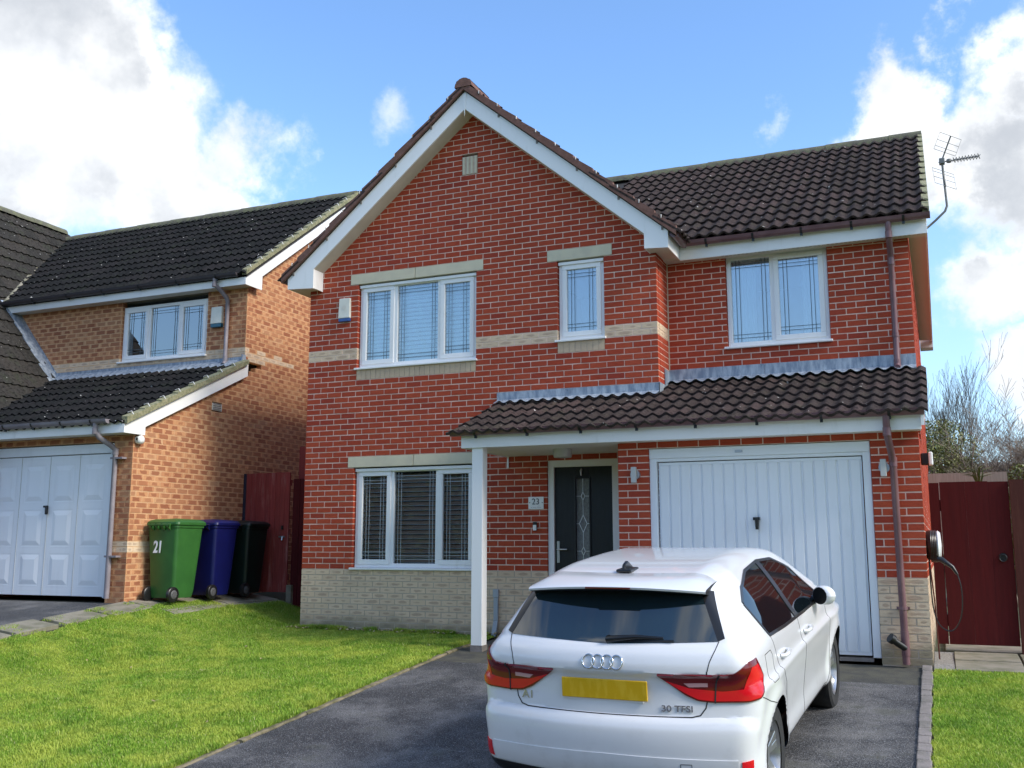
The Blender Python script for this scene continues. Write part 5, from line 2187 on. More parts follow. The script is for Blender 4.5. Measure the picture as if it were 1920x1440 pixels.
def car_body():
    cen = np.array([0, 2.0, .78])
    lo, hi = np.array([-.95, -.1, .1]), np.array([.95, 4.15, 1.55])
    V, F = [], []
    pts = []
    faces = []
    idx = {}
    nx, ny, nz_ = 96, 150, 92

    def gid(i, j, k):
        key = (i, j, k)
        if key not in idx:
            idx[key] = len(pts)
            pts.append((lo[0] + (hi[0] - lo[0]) * i / nx, lo[1] + (hi[1] - lo[1]) * j / ny, lo[2] + (hi[2] - lo[2]) * k / nz_))
        return idx[key]

    for i in range(nx):
        for j in range(ny):
            faces.append((gid(i, j, 0), gid(i, j + 1, 0), gid(i + 1, j + 1, 0), gid(i + 1, j, 0)))
            faces.append((gid(i, j, nz_), gid(i + 1, j, nz_), gid(i + 1, j + 1, nz_), gid(i, j + 1, nz_)))
    for i in range(nx):
        for k in range(nz_):
            faces.append((gid(i, 0, k), gid(i + 1, 0, k), gid(i + 1, 0, k + 1), gid(i, 0, k + 1)))
            faces.append((gid(i, ny, k), gid(i, ny, k + 1), gid(i + 1, ny, k + 1), gid(i + 1, ny, k)))
    for j in range(ny):
        for k in range(nz_):
            faces.append((gid(0, j, k), gid(0, j, k + 1), gid(0, j + 1, k + 1), gid(0, j + 1, k)))
            faces.append((gid(nx, j, k), gid(nx, j + 1, k), gid(nx, j + 1, k + 1), gid(nx, j, k + 1)))
    P = np.array(pts)
    # rays from an inner box so that samples spread evenly
    org = np.stack([P[:, 0] * 0.25, 2.0 + (P[:, 1] - 2.0) * 0.72, np.clip(.72 + (P[:, 2] - .72) * .25, .5, .95)], 1)
    D = P - org
    a = np.zeros(len(P))
    b = np.ones(len(P)) * 1.05
    for _ in range(26):
        m = (a + b) / 2
        q = org + D * m[:, None]
        ins = carf(q[:, 0], q[:, 1], q[:, 2]) < 0
        a = np.where(ins, m, a)
        b = np.where(ins, b, m)
    q = org + D * ((a + b) / 2)[:, None]
    return q, faces


cv, cf = car_body()
BVH = BVHTree.FromPolygons([tuple(p) for p in cv], cf)
# wheel arch openings
WHEELS = [(s, yc) for yc in (0.667, 3.23) for s in (-1, 1)]
AR = 0.350
keep = []
bad = set()
cen_ = [cv[list(f)].mean(0) for f in cf]
for f, c in zip(cf, cen_):
    cut = False
    for yc in (0.667, 3.23):
        if abs(c[0]) > .55 and (c[1] - yc) ** 2 + (c[2] - .316) ** 2 < AR ** 2:
            cut = True
    if not cut:
        keep.append(f)
    else:
        bad.update(f)
used = set(i for f in keep for i in f)
for i in used & bad:
    for yc in (0.667, 3.23):
        dy, dz = cv[i][1] - yc, cv[i][2] - .316
        r_ = math.hypot(dy, dz)
        if r_ < AR + .06:
            cv[i][1] = yc + dy / r_ * AR
            cv[i][2] = .316 + dz / r_ * AR
q = MB()
remap = {}
for f in keep:
    nf = []
    for i in f:
        if i not in remap:
            remap[i] = len(q.v)
            q.v.append(tuple(cv[i]))
        nf.append(remap[i])
    q.f.append(tuple(nf))
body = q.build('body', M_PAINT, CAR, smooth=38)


def hit_rear(x, z):
    h = BVH.ray_cast(Vector((x, -1.0, z)), Vector((0, 1, 0)))
    return h[0], h[1]


def hit_cyl(th, z):
    a = R(th)
    d = Vector((math.sin(a), -math.cos(a), 0))
    h = BVH.ray_cast(Vector((0, 1.0, z)) + d * 3, -d)
    return h[0], h[1]


def hit_side(y, z, s=1):
    h = BVH.ray_cast(Vector((2.0 * s, y, z)), Vector((-s, 0, 0)))
    return h[0], h[1]


def resample(P, n):
    P = [Vector((p[0], p[1], 0)) for p in P]
    # by first coordinate so that top and bottom share columns
    xs_ = [p.x for p in P]
    out = []
    for i in range(n):
        x = xs_[0] + (xs_[-1] - xs_[0]) * i / (n - 1)
        k = 0
        while k < len(P) - 2 and (x - xs_[k + 1]) * (1 if xs_[-1] > xs_[0] else -1) > 0:
            k += 1
        u = (x - xs_[k]) / ((xs_[k + 1] - xs_[k]) or 1)
        out.append((x, P[k].y + (P[k + 1].y - P[k].y) * u))
    return out


def patch(name, top, bot, hit, m, n=24, r_=12, off=0.004, parent=None, **kw):
    """surface patch between two outlines, laid on the body with a small thickness"""
    T, B = resample(top, n), resample(bot, n)
    rows, inn = [], []
    for j in range(r_):
        v = j / (r_ - 1)
        row, row2 = [], []
        for i in range(n):
            a = T[i][0] + (B[i][0] - T[i][0]) * v
            b = T[i][1] + (B[i][1] - T[i][1]) * v
            p, nn = hit(a, b, **kw)
            if p is None:
                p, nn = Vector((0, 2, .8)), Vector((0, 0, 1))
            row.append(tuple(p + nn * off))
            row2.append(tuple(p - nn * 0.006))
        rows.append(row)
        inn.append(row2)
    q = MB()
    q.grid(rows)
    # rim
    ring = [(0, i) for i in range(n)] + [(j, n - 1) for j in range(1, r_)] + [(r_ - 1, i) for i in range(n - 2, -1, -1)] + [(j, 0) for j in range(r_ - 2, 0, -1)]
    b0 = len(q.v)
    q.v += [inn[j][i] for j, i in ring]
    L = len(ring)
    for k in range(L):
        k2 = (k + 1) % L
        a, b = ring[k], ring[k2]
        q.f.append((a[0] * n + a[1], b0 + k, b0 + k2, b[0] * n + b[1]))
    return q.build(name, m, parent or CAR, smooth=45)


def seam(name, P, hit, w=0.005, m=None, off=0.0012, step=0.012, parent=None, **kw):
    pts = []
    for i in range(len(P) - 1):
        a, b = Vector((*P[i], 0)), Vector((*P[i + 1], 0))
        sc_ = (b - a).length if abs(b.x - a.x) < 3 else abs(b.x - a.x) * .017
        n = max(1, int(sc_ / step))
        for k in range(n):
            pts.append(a.lerp(b, k / n))
    pts.append(Vector((*P[-1], 0)))
    H_ = [hit(p.x, p.y, **kw) for p in pts]
    H_ = [h for h in H_ if h[0] is not None]
    rows = []
    for i, (p, nn) in enumerate(H_):
        d = (H_[min(i + 1, len(H_) - 1)][0] - H_[max(i - 1, 0)][0]).normalized()
        s = nn.cross(d).normalized() * (w / 2)
        rows.append([tuple(p + s - nn * .004), tuple(p + s + nn * off), tuple(p - s + nn * off), tuple(p - s - nn * .004)])
    q = MB()
    q.grid(rows)
    return q.build(name, m or M_GAP, parent or body)


# rear glass, spoiler fins, wiper
patch('rear_window', [(-.505, 1.322), (0, 1.332), (.505, 1.322)], [(-.640, 1.050), (0, 1.032), (.640, 1.050)], hit_rear, M_REARGLASS, n=40, r_=18, off=.003)
for s in (-1, 1):
    patch('spoiler_fin', [(s * .505, 1.322), (s * .575, 1.30)], [(s * .640, 1.050), (s * .675, 1.065)], hit_rear, M_TRIM, n=6, r_=14, off=.004)
q = MB()
w0 = hit_rear(.02, 1.055)[0] + Vector((0, -.02, 0))
w1 = hit_rear(.34, 1.068)[0] + Vector((0, -.02, 0))
q.tube([w0 + Vector((0, .01, 0)), w0, w0.lerp(w1, .5) + Vector((0, -.006, .012)), w1], [.026, .022, .013, .008], 8)
q.tube([w0.lerp(w1, .1) + Vector((0, .004, -.012)), w1 + Vector((.06, .004, -.012))], .006, 6)
q.build('rear_wiper', M_TRIM, CAR, smooth=50)
q = MB()
a, b = hit_rear(-.15, 1.356)[0], None
q.box(-.14, .14, .196, .222, 1.336, 1.344)
q.build('brake_light', M_REDDK, CAR)

# roof spoiler: a lip carried on beyond the glass
def spoiler_row(x):
    u = x / .56
    tr = Vector((x, .195 + .11 * u * u, 1.348 - .035 * u * u))
    rf = BVH.ray_cast(Vector((x, .52 + .06 * u * u, 2)), Vector((0, 0, -1)))[0]
    gl = hit_rear(x, 1.300 - .012 * u * u)[0]
    mid = rf.lerp(tr, .5) + Vector((0, 0, .010))
    return [tuple(rf - Vector((0, -.02, .004))), tuple(rf + Vector((0, 0, .0025))), tuple(mid), tuple(tr + Vector((0, .02, .010))), tuple(tr), tuple(tr + Vector((0, .004, -.012)))], [tuple(tr + Vector((0, .004, -.012))), tuple(tr.lerp(gl, .5) + Vector((0, 0, -.010))), tuple(gl + Vector((0, .02, 0)))]


R_ = [spoiler_row(-.56 + 1.12 * i / 40) for i in range(41)]
q = MB()
q.grid([r2[0] for r2 in R_])
sp = q.build('spoiler', M_PAINT, CAR, smooth=50)
q = MB()
q.grid([r2[1] for r2 in R_])
for r2 in (R_[0], R_[-1]):
    b = len(q.v)
    q.v += r2[0] + r2[1][1:]
    q.f.append(tuple(b + k for k in range(len(r2[0]) + len(r2[1]) - 1)))
q.build('spoiler_underside', M_TRIM, sp, smooth=30)

# tail lights
for s in (-1, 1):
    top = [(19.0, .884), (30, .886), (38, .884), (41, .890), (45.5, .945), (49.5, .955), (53.5, .85)]
    bot = [(19.0, .878), (28, .765), (31.5, .738), (36, .730), (45, .732), (49, .745), (53.5, .842)]
    tl = patch('tail_light', [(s * a_, z_) for a_, z_ in top], [(s * a_, z_) for a_, z_ in bot], hit_cyl, M_REDDK, n=44, r_=12, off=.010)
    top = [(22.0, .846), (29, .806), (38.5, .790), (44, .800), (46.0, .915), (49.6, .925), (52.6, .850)]
    bot = [(22.0, .840), (28.2, .775), (31.6, .746), (36, .738), (45, .740), (48.6, .753), (52.6, .845)]
    patch('lamp_band', [(s * a_, z_) for a_, z_ in top], [(s * a_, z_) for a_, z_ in bot], hit_cyl, M_RED, n=40, r_=8, off=.0125, parent=tl)
    patch('reversing_lamp', [(s * 27.5, .834), (s * 34.5, .838)], [(s * 29, .812), (s * 34.5, .815)], hit_cyl, M_CLEAR, n=8, r_=4, off=.0135, parent=tl)
    seam('lamp_seam', [(s * 36.2, .728), (s * 37.2, .888)], hit_cyl, w=.008, off=.0145, parent=tl)
    patch('reflector', [(s * 41.0, .425), (s * 44.5, .43)], [(s * 41.0, .335), (s * 44.5, .335)], hit_cyl, M_RED, n=8, r_=8, off=.006)

# tailgate shut line, bumper line
half = [(.645, 1.05), (.632, 1.01), (.606, .95), (.594, .90)]
for s in (-1, 1):
    seam('shut_line', [(s * a_, z_) for a_, z_ in half], hit_rear)
    seam('shut_line', [(s * a_, z_) for a_, z_ in [(.592, .90), (.588, .76), (.575, .70), (.545, .660), (.50, .650), (0, .648)]], hit_rear, w=.007)
    seam('shut_line', [(s * 50.0, .745), (s * 57, .69), (s * 64, .65)], hit_cyl)
# lower valance
patch('diffuser', [(-52, .30), (-44, .315), (0, .30), (44, .315), (52, .30)], [(-52, .22), (0, .22), (52, .22)], hit_cyl, M_TRIM, n=60, r_=6, off=.006)
patch('bumper_recess', [(-40, .435), (0, .445), (40, .435)], [(-40, .325), (0, .315), (40, .325)], hit_cyl, M_PAINT, n=60, r_=8, off=.005)
seam('tow_cover', [(.44, .41), (.50, .41), (.50, .36), (.44, .36), (.44, .41)], hit_rear, w=.003, off=.0065)

# number plate, emblem, badges
p, nn = hit_rear(0, .785)
pm = thing_rot = Matrix.Rotation(R(-4), 4, 'X')
q = MB()
q.box(-.26, .26, p.y - .018, p.y - .006, .729, .841)
pl = q.build('number_plate', M_YELLOW, CAR, bevel=.004)
q = MB()
q.box(-.23, .23, p.y - .008, p.y + .02, .715, .735)
q.build('plate_holder', M_PAINT, CAR)
q = MB()
for k in range(4):
    xc_ = -.0855 + k * .057
    pr_, n_ = hit_rear(xc_, .935)
    ring = []
    for i in range(33):
        a = 2 * math.pi * i / 32
        pp, n2 = hit_rear(xc_ + .036 * math.cos(a), .938 + .036 * math.sin(a))
        ring.append(pp + n2 * .006)
    q.tube(ring, .0048, 8, cap=False)
q.build('ring_emblem', M_CHROME, CAR, smooth=60)
p1, n1 = hit_rear(-.50, .715)
text_mesh('model_badge', 'A1', .062, (p1.x, p1.y - .004, .715), (R(88), 0, R(-5)), M_CHROME, CAR, extrude=.002, sx=1.15, bold=.001)
p1, n1 = hit_rear(.42, .695)
text_mesh('engine_badge', '30 TFSI', .047, (p1.x, p1.y - .005, .693), (R(88), 0, R(9)), M_CHROME, CAR, extrude=.002, sx=1.25, bold=.001)

# side glazing, door seams, handles, mirrors
for s in (1, -1):
    sw = patch('side_window', [(.70, 1.195), (.86, 1.265), (1.2, 1.330), (1.65, 1.348), (2.05, 1.325), (2.4, 1.22), (2.70, 1.02)],
               [(.70, 1.185), (.80, 1.00), (1.3, .980), (2.0, .968), (2.70, .966)], hit_side, M_CARGLASS, n=60, r_=14, off=.004, s=s)
    patch('window_pillar', [(1.58, 1.344), (1.68, 1.344)], [(1.66, .968), (1.76, .968)], hit_side, M_TRIM, n=4, r_=12, off=.008, s=s)
    seam('window_trim', [(.70, 1.197), (.86, 1.27), (1.2, 1.335), (1.65, 1.353), (2.05, 1.33), (2.4, 1.225), (2.70, 1.02)], hit_side, w=.022, m=M_TRIM, off=.006, s=s)
    seam('window_trim', [(.70, 1.19), (.80, .995), (1.3, .974), (2.0, .962), (2.70, .960)], hit_side, w=.020, m=M_TRIM, off=.006, s=s)
    seam('door_seam', [(.80, .995), (.86, .80), (1.0, .68), (1.06, .50), (1.08, .30)], hit_side, s=s)
    seam('door_seam', [(1.74, .968), (1.78, .70), (1.78, .30)], hit_side, s=s)
    seam('door_seam', [(2.88, .97), (2.90, .70), (2.86, .40), (2.80, .30)], hit_side, s=s)
    seam('door_seam', [(1.08, .30), (2.80, .30)], hit_side, s=s)
    if s == 1:
        seam('fuel_flap', [(.52, .93), (.68, .93), (.71, .90), (.70, .80), (.67, .77), (.54, .77), (.51, .80), (.52, .93)], hit_side, w=.004, s=s)
    for yy in (1.06, 1.98):
        q = MB()
        A = [hit_side(yy + d_, .845 + .004 * (d_ > 0), s)[0] + Vector((s * o_, 0, 0)) for d_, o_ in ((-.1, .0), (-.085, .028), (0, .034), (.085, .028), (.1, .0))]
        q.tube(A, [.012, .013, .014, .013, .012], 8)
        q.build('door_handle', M_PAINT, CAR, smooth=60)
    # mirror
    q = MB()
    q.tube([(s * .76, 2.52, .965), (s * .86, 2.50, .985)], [.040, .030], 10)
    n = 16
    rows = []
    for (dy, ry, rz_, ox) in ((.115, .01, .01, .02), (.105, .042, .042, .022), (.07, .075, .062, .025), (0.0, .088, .072, .022), (-.045, .066, .070, .0), (-.05, .056, .064, -.006)):
        rows.append([(s * (.885 + ox) + math.cos(2 * math.pi * k / n) * ry, 2.45 + dy - s * .62 * math.cos(2 * math.pi * k / n) * ry, 1.02 + math.sin(2 * math.pi * k / n) * rz_) for k in range(n + 1)])
    cap = MB()
    cap.grid(rows if s > 0 else [r2[::-1] for r2 in rows])
    mo = cap.build('mirror', M_PAINT, CAR, smooth=60)
    q.grid([[(s * .879 + math.cos(2 * math.pi * k / n) * .057 * f, 2.402 - s * .62 * math.cos(2 * math.pi * k / n) * .057 * f, 1.02 + math.sin(2 * math.pi * k / n) * .065 * f) for k in range(n + 1)] for f in (1.0, .02)])
    q.build('mirror_housing', M_TRIM, mo, smooth=60)
    # sill trim
    patch('sill_trim', [(1.05, .275), (2.85, .275)], [(1.05, .225), (2.85, .225)], hit_side, M_TRIM, n=20, r_=4, off=.004, s=s)

# aerial fin
q = MB()
pr_ = BVH.ray_cast(Vector((0, .60, 2)), Vector((0, 0, -1)))[0]
zt = pr_.z
q.prism([(-.012, .52, zt + .045), (-.008, .56, zt + .062), (-.014, .68, zt + .01), (-.02, .70, zt - .004), (-.02, .50, zt - .006)], (.024, 0, 0))
q.box(-.05, .05, .50, .66, zt - .006, zt + .014)
q.build('roof_aerial', M_TRIM, CAR, bevel=.008)

# arch liners and wheels
for (s, yc) in WHEELS:
    q = MB()
    rows = []
    n = 20
    for xx in (.862, .80, .50):
        rr = AR if xx < .85 else AR - .004
        rows.append([(s * xx * (1.0 if xx < .85 else 1.0), yc + rr * math.cos(a), .316 + rr * math.sin(a)) for a in [R(-25 + 230 * k / n) for k in range(n + 1)]])
    rows = rows[1:] + [[(s * .50, yc, .33) for _ in range(n + 1)]]
    q.grid(rows)
    q.build('arch_liner', M_TRIM, CAR, smooth=40)
    hx = s * .735
    q = MB()
    P = [(.205, -.095), (.285, -.100), (.308, -.085), (.316, -.05), (.316, .05), (.308, .085), (.285, .100), (.205, .095)]
    q.lathe(P, (hx, yc, .316), 'x', 48, cap=False)
    wh = q.build('wheel', M_TYRE, CAR, smooth=35)
    q = MB()
    q.lathe([(.212, -.09), (.212, .09), (.200, .088), (.188, .06), (.18, -.02), (.02, -.02)] if s > 0 else [(.212, .09), (.212, -.09), (.200, -.088), (.188, -.06), (.18, .02), (.02, .02)], (hx, yc, .316), 'x', 48, cap=False)
    rim = q.build('rim', M_ALLOY, wh, smooth=35)
    for k in range(5):
        a0 = 2 * math.pi * k / 5 + .3
        sp = MB()
        for da in (-.16, .16):
            a = a0 + da
            c_, s_ = math.cos(a), math.sin(a)
            tx, tz = -s_, c_
            i0, o0_ = .045, .192
            P8 = []
            for (rad, hw, xo) in ((i0, .017, .048), (o0_, .024, .072)):
                for (w_, x_) in ((-hw, xo - .03), (hw, xo - .03), (hw, xo), (-hw, xo)):
                    P8.append((hx + s * x_, yc + c_ * rad + tx * w_, .316 + s_ * rad + tz * w_))
            sp.hexa(P8)
        sp.build('spoke', M_ALLOY, wh, bevel=.004)
    q = MB()
    q.lathe([(.001, .02), (.058, .02), (.055, .052), (.03, .058), (.001, .058)] if s > 0 else [(.001, -.02), (.058, -.02), (.055, -.052), (.03, -.058), (.001, -.058)], (hx, yc, .316), 'x', 24)
    q.build('hub_cap', M_ALLOY, wh, smooth=40)
q = MB()
q.box(-.62, .62, .35, 3.7, .14, .22)
q.build('underbody', M_TRIM, CAR)

# ================================================================== vegetation


def leaf_cloud(name, m, parent, centers, n, size, seed, flat=1.0):
    rs = np.random.RandomState(seed)
    C_ = np.array([c[0] for c in centers], float)
    S_ = np.array([c[1] for c in centers], float)
    pick = rs.randint(0, len(centers), n)
    u = rs.normal(size=(n, 3))
    u /= np.linalg.norm(u, axis=1)[:, None]
    r_ = rs.uniform(.35, 1.0, n) ** .5
    P = C_[pick] + u * S_[pick] * r_[:, None]
    a = rs.normal(size=(n, 3)); a /= np.linalg.norm(a, axis=1)[:, None]
    b = np.cross(a, rs.normal(size=(n, 3))); b /= np.linalg.norm(b, axis=1)[:, None]
    s = size * rs.uniform(.6, 1.4, n)[:, None]
    V = np.stack([P - a * s, P + b * s * .6, P + a * s, P - b * s * .6], 1).reshape(-1, 3)
    me = bpy.data.meshes.new(name)
    me.vertices.add(4 * n)
    me.vertices.foreach_set('co', V.ravel())
    me.loops.add(4 * n)
    me.loops.foreach_set('vertex_index', np.arange(4 * n))
    me.polygons.add(n)
    me.polygons.foreach_set('loop_start', np.arange(n) * 4)
    me.update(calc_edges=True)
    me.materials.append(m)
    o = bpy.data.objects.new(name, me)
    return link(o, parent)


def bare_tree(loc, height, label, seed, spread=.5, m=None, levels=4, trunk_r=.09, up=.55, nb=(5, 5, 5, 4), group=None, cat='tree', nm='bare_tree', lean=(0, 0)):
    rg = random.Random(seed)
    t = thing(nm, loc, label, cat, group)
    trunk, crown = MB(), MB()

    def grow(p, d, L, r0, lev):
        n = 4 if lev < 2 else 3
        pts, rs_ = [p], [r0]
        cur = p.copy()
        dd = d.copy()
        for k in range(n):
            dd = (dd + Vector((rg.uniform(-.16, .16), rg.uniform(-.16, .16), rg.uniform(-.02, .16) * up))).normalized()
            cur = cur + dd * (L / n)
            pts.append(cur.copy())
            rs_.append(max(r0 * (1 - .75 * (k + 1) / n), .0032))
        (trunk if lev == 0 else crown).tube(pts, rs_, 7 if lev == 0 else (5 if lev == 1 else 3), cap=False)
        if lev >= levels:
            return
        for i in range(nb[min(lev, len(nb) - 1)]):
            f = rg.uniform(.22 if lev == 0 else .15, 1.0)
            k = min(n - 1, int(f * n))
            u = f * n - k
            q0 = pts[k].lerp(pts[k + 1], min(1, u))
            az = rg.uniform(0, 2 * math.pi)
            side = Vector((math.cos(az), math.sin(az), 0))
            nd = (dd * (1 - spread * .6) + side * spread + Vector((0, 0, up * .5))).normalized()
            grow(q0, nd, L * rg.uniform(.42, .68), rs_[k] * .55, lev + 1)

    grow(Vector(loc), Vector((lean[0], lean[1], 1)).normalized(), height * .55, trunk_r, 0)
    trunk.build('trunk', m or M_BARK, t, smooth=60)
    crown.build('crown', m or M_BARK, t)
    return t


g = 'bare trees beyond the garden'
bare_tree((8.42, 14.5, .0), 6.3, 'tall bare tree rising above the ivy hedge right of the house', 11, spread=.42, levels=4, trunk_r=.085, up=.9, nb=(9, 6, 5, 4), group=g)
bare_tree((7.95, 17.0, .0), 6.4, 'bare tree half hidden by the right corner of the house', 5, spread=.42, levels=4, trunk_r=.07, up=.9, nb=(8, 6, 5, 3), group=g)
bare_tree((9.12, 12.0, .0), 4.6, 'small bare tree behind the low shed roof', 21, spread=.55, levels=4, trunk_r=.05, up=.5, nb=(9, 7, 6, 4), m=M_BARK2, group=g)
bare_tree((9.75, 11.7, .0), 4.4, 'bushy bare tree at the right edge of the picture', 31, spread=.75, levels=4, trunk_r=.05, up=.4, nb=(10, 8, 6, 5), m=M_BARK2, group=g)
for k, (x, y, h, lab) in enumerate(((8.72, 10.2, 4.0, 'bare tangled shrub beside the ivy hedge'), (9.0, 9.9, 3.7, 'bare tangled shrub just left of the pale shed edge'), (9.28, 9.7, 3.6, 'bare brown shrub in front of the shed roof'), (9.6, 9.9, 3.9, 'bare brown shrub nearest the right picture edge'))):
    bare_tree((x, y, .0), h, lab, 41 + k, spread=.8, levels=4, trunk_r=.026, up=.4, nb=(14, 8, 6, 4), m=M_BARK2, cat='shrub', nm='bare_shrub', group='bare shrubs behind the fence')

t = thing('ivy_hedge', (8.2, 9.5, 0), 'tall ivy covered hedge behind the pale fence', 'hedge')
cs = []
rg = random.Random(3)
for i in range(60):
    x = rg.uniform(7.2, 8.75)
    hmax = 3.75 - max(0, x - 8.35) * 2.6 + rg.uniform(-.3, .1)
    cs.append(((x, rg.uniform(9.2, 10.4), rg.uniform(.8, hmax - .3)), (.32, .4, .34)))
leaf_cloud('foliage', M_LEAF, t, cs, 42000, .022, 4)
q = MB()
for i in range(26):
    x = rg.uniform(7.4, 8.8)
    q.tube([(x, 9.7, 0), (x + rg.uniform(-.2, .2), 9.6, 1.6), (x + rg.uniform(-.4, .4), 9.4, rg.uniform(2.4, 3.5))], [.03, .02, .006], 4)
q.build('stem', M_BARK2, t)
t = thing('garden_shrub', (9.55, 7.0, 0), 'yellow green leafy shrub at the right edge above the fence', 'shrub')
cs = [((9.45 + rg.uniform(-.35, .6), 7.0 + rg.uniform(-.4, .4), rg.uniform(.6, 2.35)), (.25, .25, .25)) for i in range(26)]
leaf_cloud('foliage', M_LEAF2, t, cs, 14000, .024, 9)
q = MB()
for i in range(8):
    q.tube([(9.5, 7, 0), (9.5 + rg.uniform(-.3, .3), 7, 1.2), (9.5 + rg.uniform(-.4, .5), 7 + rg.uniform(-.3, .3), 2.2)], [.025, .015, .004], 4)
q.build('stem', M_BARK2, t)
t = thing('garden_shed', (9.6, 11, 0), 'low dark shed with a pale roof edge behind the shrubs', 'shed')
q = MB()
q.box(8.75, 11.2, 10.9, 12.5, 0, 2.75)
q.build('wall', M_DARK, t)
q = MB()
q.hexa([(8.65, 10.75, 2.72), (11.3, 10.75, 2.80), (11.3, 12.6, 2.9), (8.65, 12.6, 2.82), (8.65, 10.75, 2.78), (11.3, 10.75, 2.86), (11.3, 12.6, 2.96), (8.65, 12.6, 2.88)])
q.build('roof', M_CREAM, t)
t = thing('grass_tuft', (8.72, 5.6, 0), 'clump of pale strappy leaves in a pot behind the dark red gate', 'plant')
q = MB()
for i in range(40):
    a = rg.uniform(0, 6.28); l = rg.uniform(.25, .5)
    p0 = Vector((8.62, 5.5, 2.0))
    q.tube([p0, p0 + Vector((math.cos(a) * .08, math.sin(a) * .08, l * .7)), p0 + Vector((math.cos(a) * .25, math.sin(a) * .25, l * .8))], [.006, .005, .001], 3)
q.build('leaves', M_LEAF2, t)
q = MB()
q.lathe([(.05, 1.82), (.09, 1.82), (.11, 2.02), (.05, 2.02)], (8.62, 5.5, 0), 'z', 14)
q.build('pot', M_BLACK, t)
q = MB()
q.box(8.55, 8.69, 5.42, 5.58, .02, 1.82)
q.build('plant_stand', M_GREYWOOD, t)

# ------------------------------------------------------------------ grass


def grass(name, label, xr, yr, n, seed, hgt=(.02, .05), xedge=None, zoff=0.0, keepf=None, dense_near=True):
    rs = np.random.RandomState(seed)
    x = rs.uniform(xr[0], xr[1], n)
    y = rs.uniform(yr[0], yr[1], n)
    if keepf is not None:
        k = np.array([keepf(a, b) for a, b in zip(x, y)])
        x, y = x[k], y[k]
    n = len(x)
    z = np.array([H(a, b) for a, b in zip(x, y)]) + zoff - .003
    clump = .5 + .5 * np.sin(x * 3.1 + 1.3 * np.sin(y * 2.3)) * np.sin(y * 2.7 + .8 * np.sin(x * 4.1))
    h = rs.uniform(hgt[0], hgt[1], n) * (.65 + .6 * clump)
    az = rs.uniform(0, 2 * np.pi, n)
    lean = rs.uniform(.1, 1.1, n)
    w = rs.uniform(.0022, .0045, n)
    dx, dy = np.cos(az), np.sin(az)
    P = np.stack([x, y, z], 1)
    S = np.stack([-dy, dx, np.zeros(n)], 1) * w[:, None]
    mid = P + np.stack([dx * lean * h * .35, dy * lean * h * .35, h * .6], 1)
    tip = P + np.stack([dx * lean * h * .95, dy * lean * h * .95, h], 1)
    V = np.stack([P - S, P + S, mid + S * .8, mid - S * .8, tip], 1).reshape(-1, 3)
    me = bpy.data.meshes.new(name)
    me.vertices.add(5 * n)
    me.vertices.foreach_set('co', V.ravel())
    loops = (np.arange(n)[:, None] * 5 + np.array([0, 1, 2, 3, 3, 2, 4])[None, :]).ravel()
    me.loops.add(7 * n)
    me.loops.foreach_set('vertex_index', loops)
    me.polygons.add(2 * n)
    me.polygons.foreach_set('loop_start', (np.arange(n)[:, None] * 7 + np.array([0, 4])[None, :]).ravel())
    me.update(calc_edges=True)
    me.materials.append(M_GRASS)
    o = bpy.data.objects.new(name, me)
    col.objects.link(o)
    return tag(o, label, 'grass', kind='stuff')


grass('lawn_grass', 'short yellow green lawn grass in front of the brick house', (-1.62, 2.95), (-6.6, -0.01), 400000, 1, hgt=(.014, .036), keepf=lambda a, b: a > lawn_edge(b) - .02 + .04 * math.sin(a * 31 + b * 17) and (a < 2.925 + .02 * math.sin(b * 13)))
grass('alley_grass', 'darker grass in the gap between the two houses', (-1.2, -.02), (-.05, 1.2), 26000, 2, hgt=(.025, .06))
grass('side_grass', 'patch of lawn right of the driveway', (7.885, 9.4), (-6.0, -1.2), 110000, 3, hgt=(.014, .036), keepf=lambda a, b: a > 7.895 + .012 * math.sin(b * 19))
grass('path_grass', 'grass and moss between the flagstones by the bins', (-1.99, -1.45), (-5.5, -1.15), 9000, 4, hgt=(.015, .035), keepf=lambda a, b: math.sin(b * 9.7) + .6 * math.sin(a * 23) > .55)

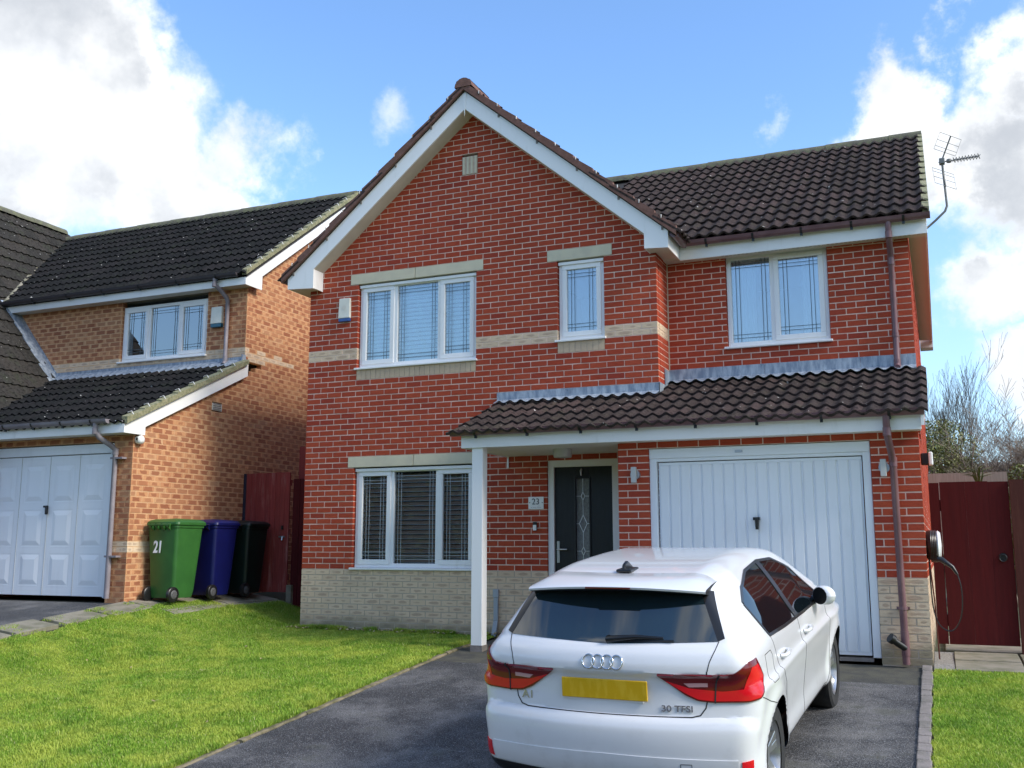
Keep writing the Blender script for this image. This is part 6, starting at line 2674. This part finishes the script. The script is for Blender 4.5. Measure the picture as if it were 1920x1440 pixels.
grass('edge_grass', 'longer grass hanging over the edging stones of the driveway', (2.86, 2.945), (-6.6, -0.5), 9000, 6, hgt=(.03, .075), keepf=lambda a, b: math.sin(b * 5.3) + math.sin(b * 13.1 + 2) > -.6)
grass('wall_foot_grass', 'longer grass along the foot of the buff plinth', (-.05, 2.9), (-.10, -.004), 9000, 7, hgt=(.03, .085), keepf=lambda a, b: math.sin(a * 4.1) + math.sin(a * 11.7 + 1) > -.5)
grass('tuft_grass', 'coarser tufts scattered through the front lawn', (-1.4, 2.85), (-6.4, -.1), 60000, 8, hgt=(.03, .06), keepf=lambda a, b: math.sin(a * 7.3 + 2 * math.sin(b * 3.1)) * math.sin(b * 6.1 + 1.5 * math.sin(a * 2.7)) > .62)

# dead leaves along the foot of the wall and on the lawn
rg = random.Random(17)
q = MB()
for i in range(105):
    if i < 90:
        x, y = rg.uniform(-.1, 3.0), -rg.uniform(.01, .22) ** 1.0
    else:
        x, y = rg.uniform(-1.3, 2.8), rg.uniform(-5, -.2)
    s = rg.uniform(.012, .03)
    a = rg.uniform(0, 6.28)
    z = H(x, y) + rg.uniform(.02, .045)
    c_, s_ = math.cos(a), math.sin(a)
    q.grid([[(x + c_ * s * u - s_ * s * .6 * v, y + s_ * s * u + c_ * s * .6 * v, z + .012 * (u * u) + rg.uniform(-.003, .003)) for u in (-1, 0, 1)] for v in (-1, 1)])
tag(q.build('fallen_leaves', M_DEADLEAF), 'dead leaves scattered along the foot of the front wall', 'leaves', kind='stuff')

# unseen hedge added to give the ground floor panes and car dark reflections
t = thing('added_hedge', (5, -32, -1.1), 'tall hedge added out of view behind the viewer for panes and car to reflect', 'hedge')
q = MB()
for i in range(30):
    x = -40 + i * 3.0
    h = 6.6 + 1.4 * math.sin(i * 1.7) * math.sin(i * .6)
    q.box(x, x + 3.0 - .01, -33.5 + .3 * math.sin(i), -31.5 + .3 * math.sin(i), -1.3, h)
q.build('inner_mass', M_DARK, t)
cs = []
for i in range(420):
    x = rg.uniform(-40, 50)
    k = int((x + 40) / 3)
    h = 6.6 + 1.4 * math.sin(k * 1.7) * math.sin(k * .6)
    cs.append(((x, -31.6, rg.uniform(-.8, h + .6)), (1.1, .7, .9)))
leaf_cloud('foliage', M_LEAF, t, cs, 26000, .22, 77)
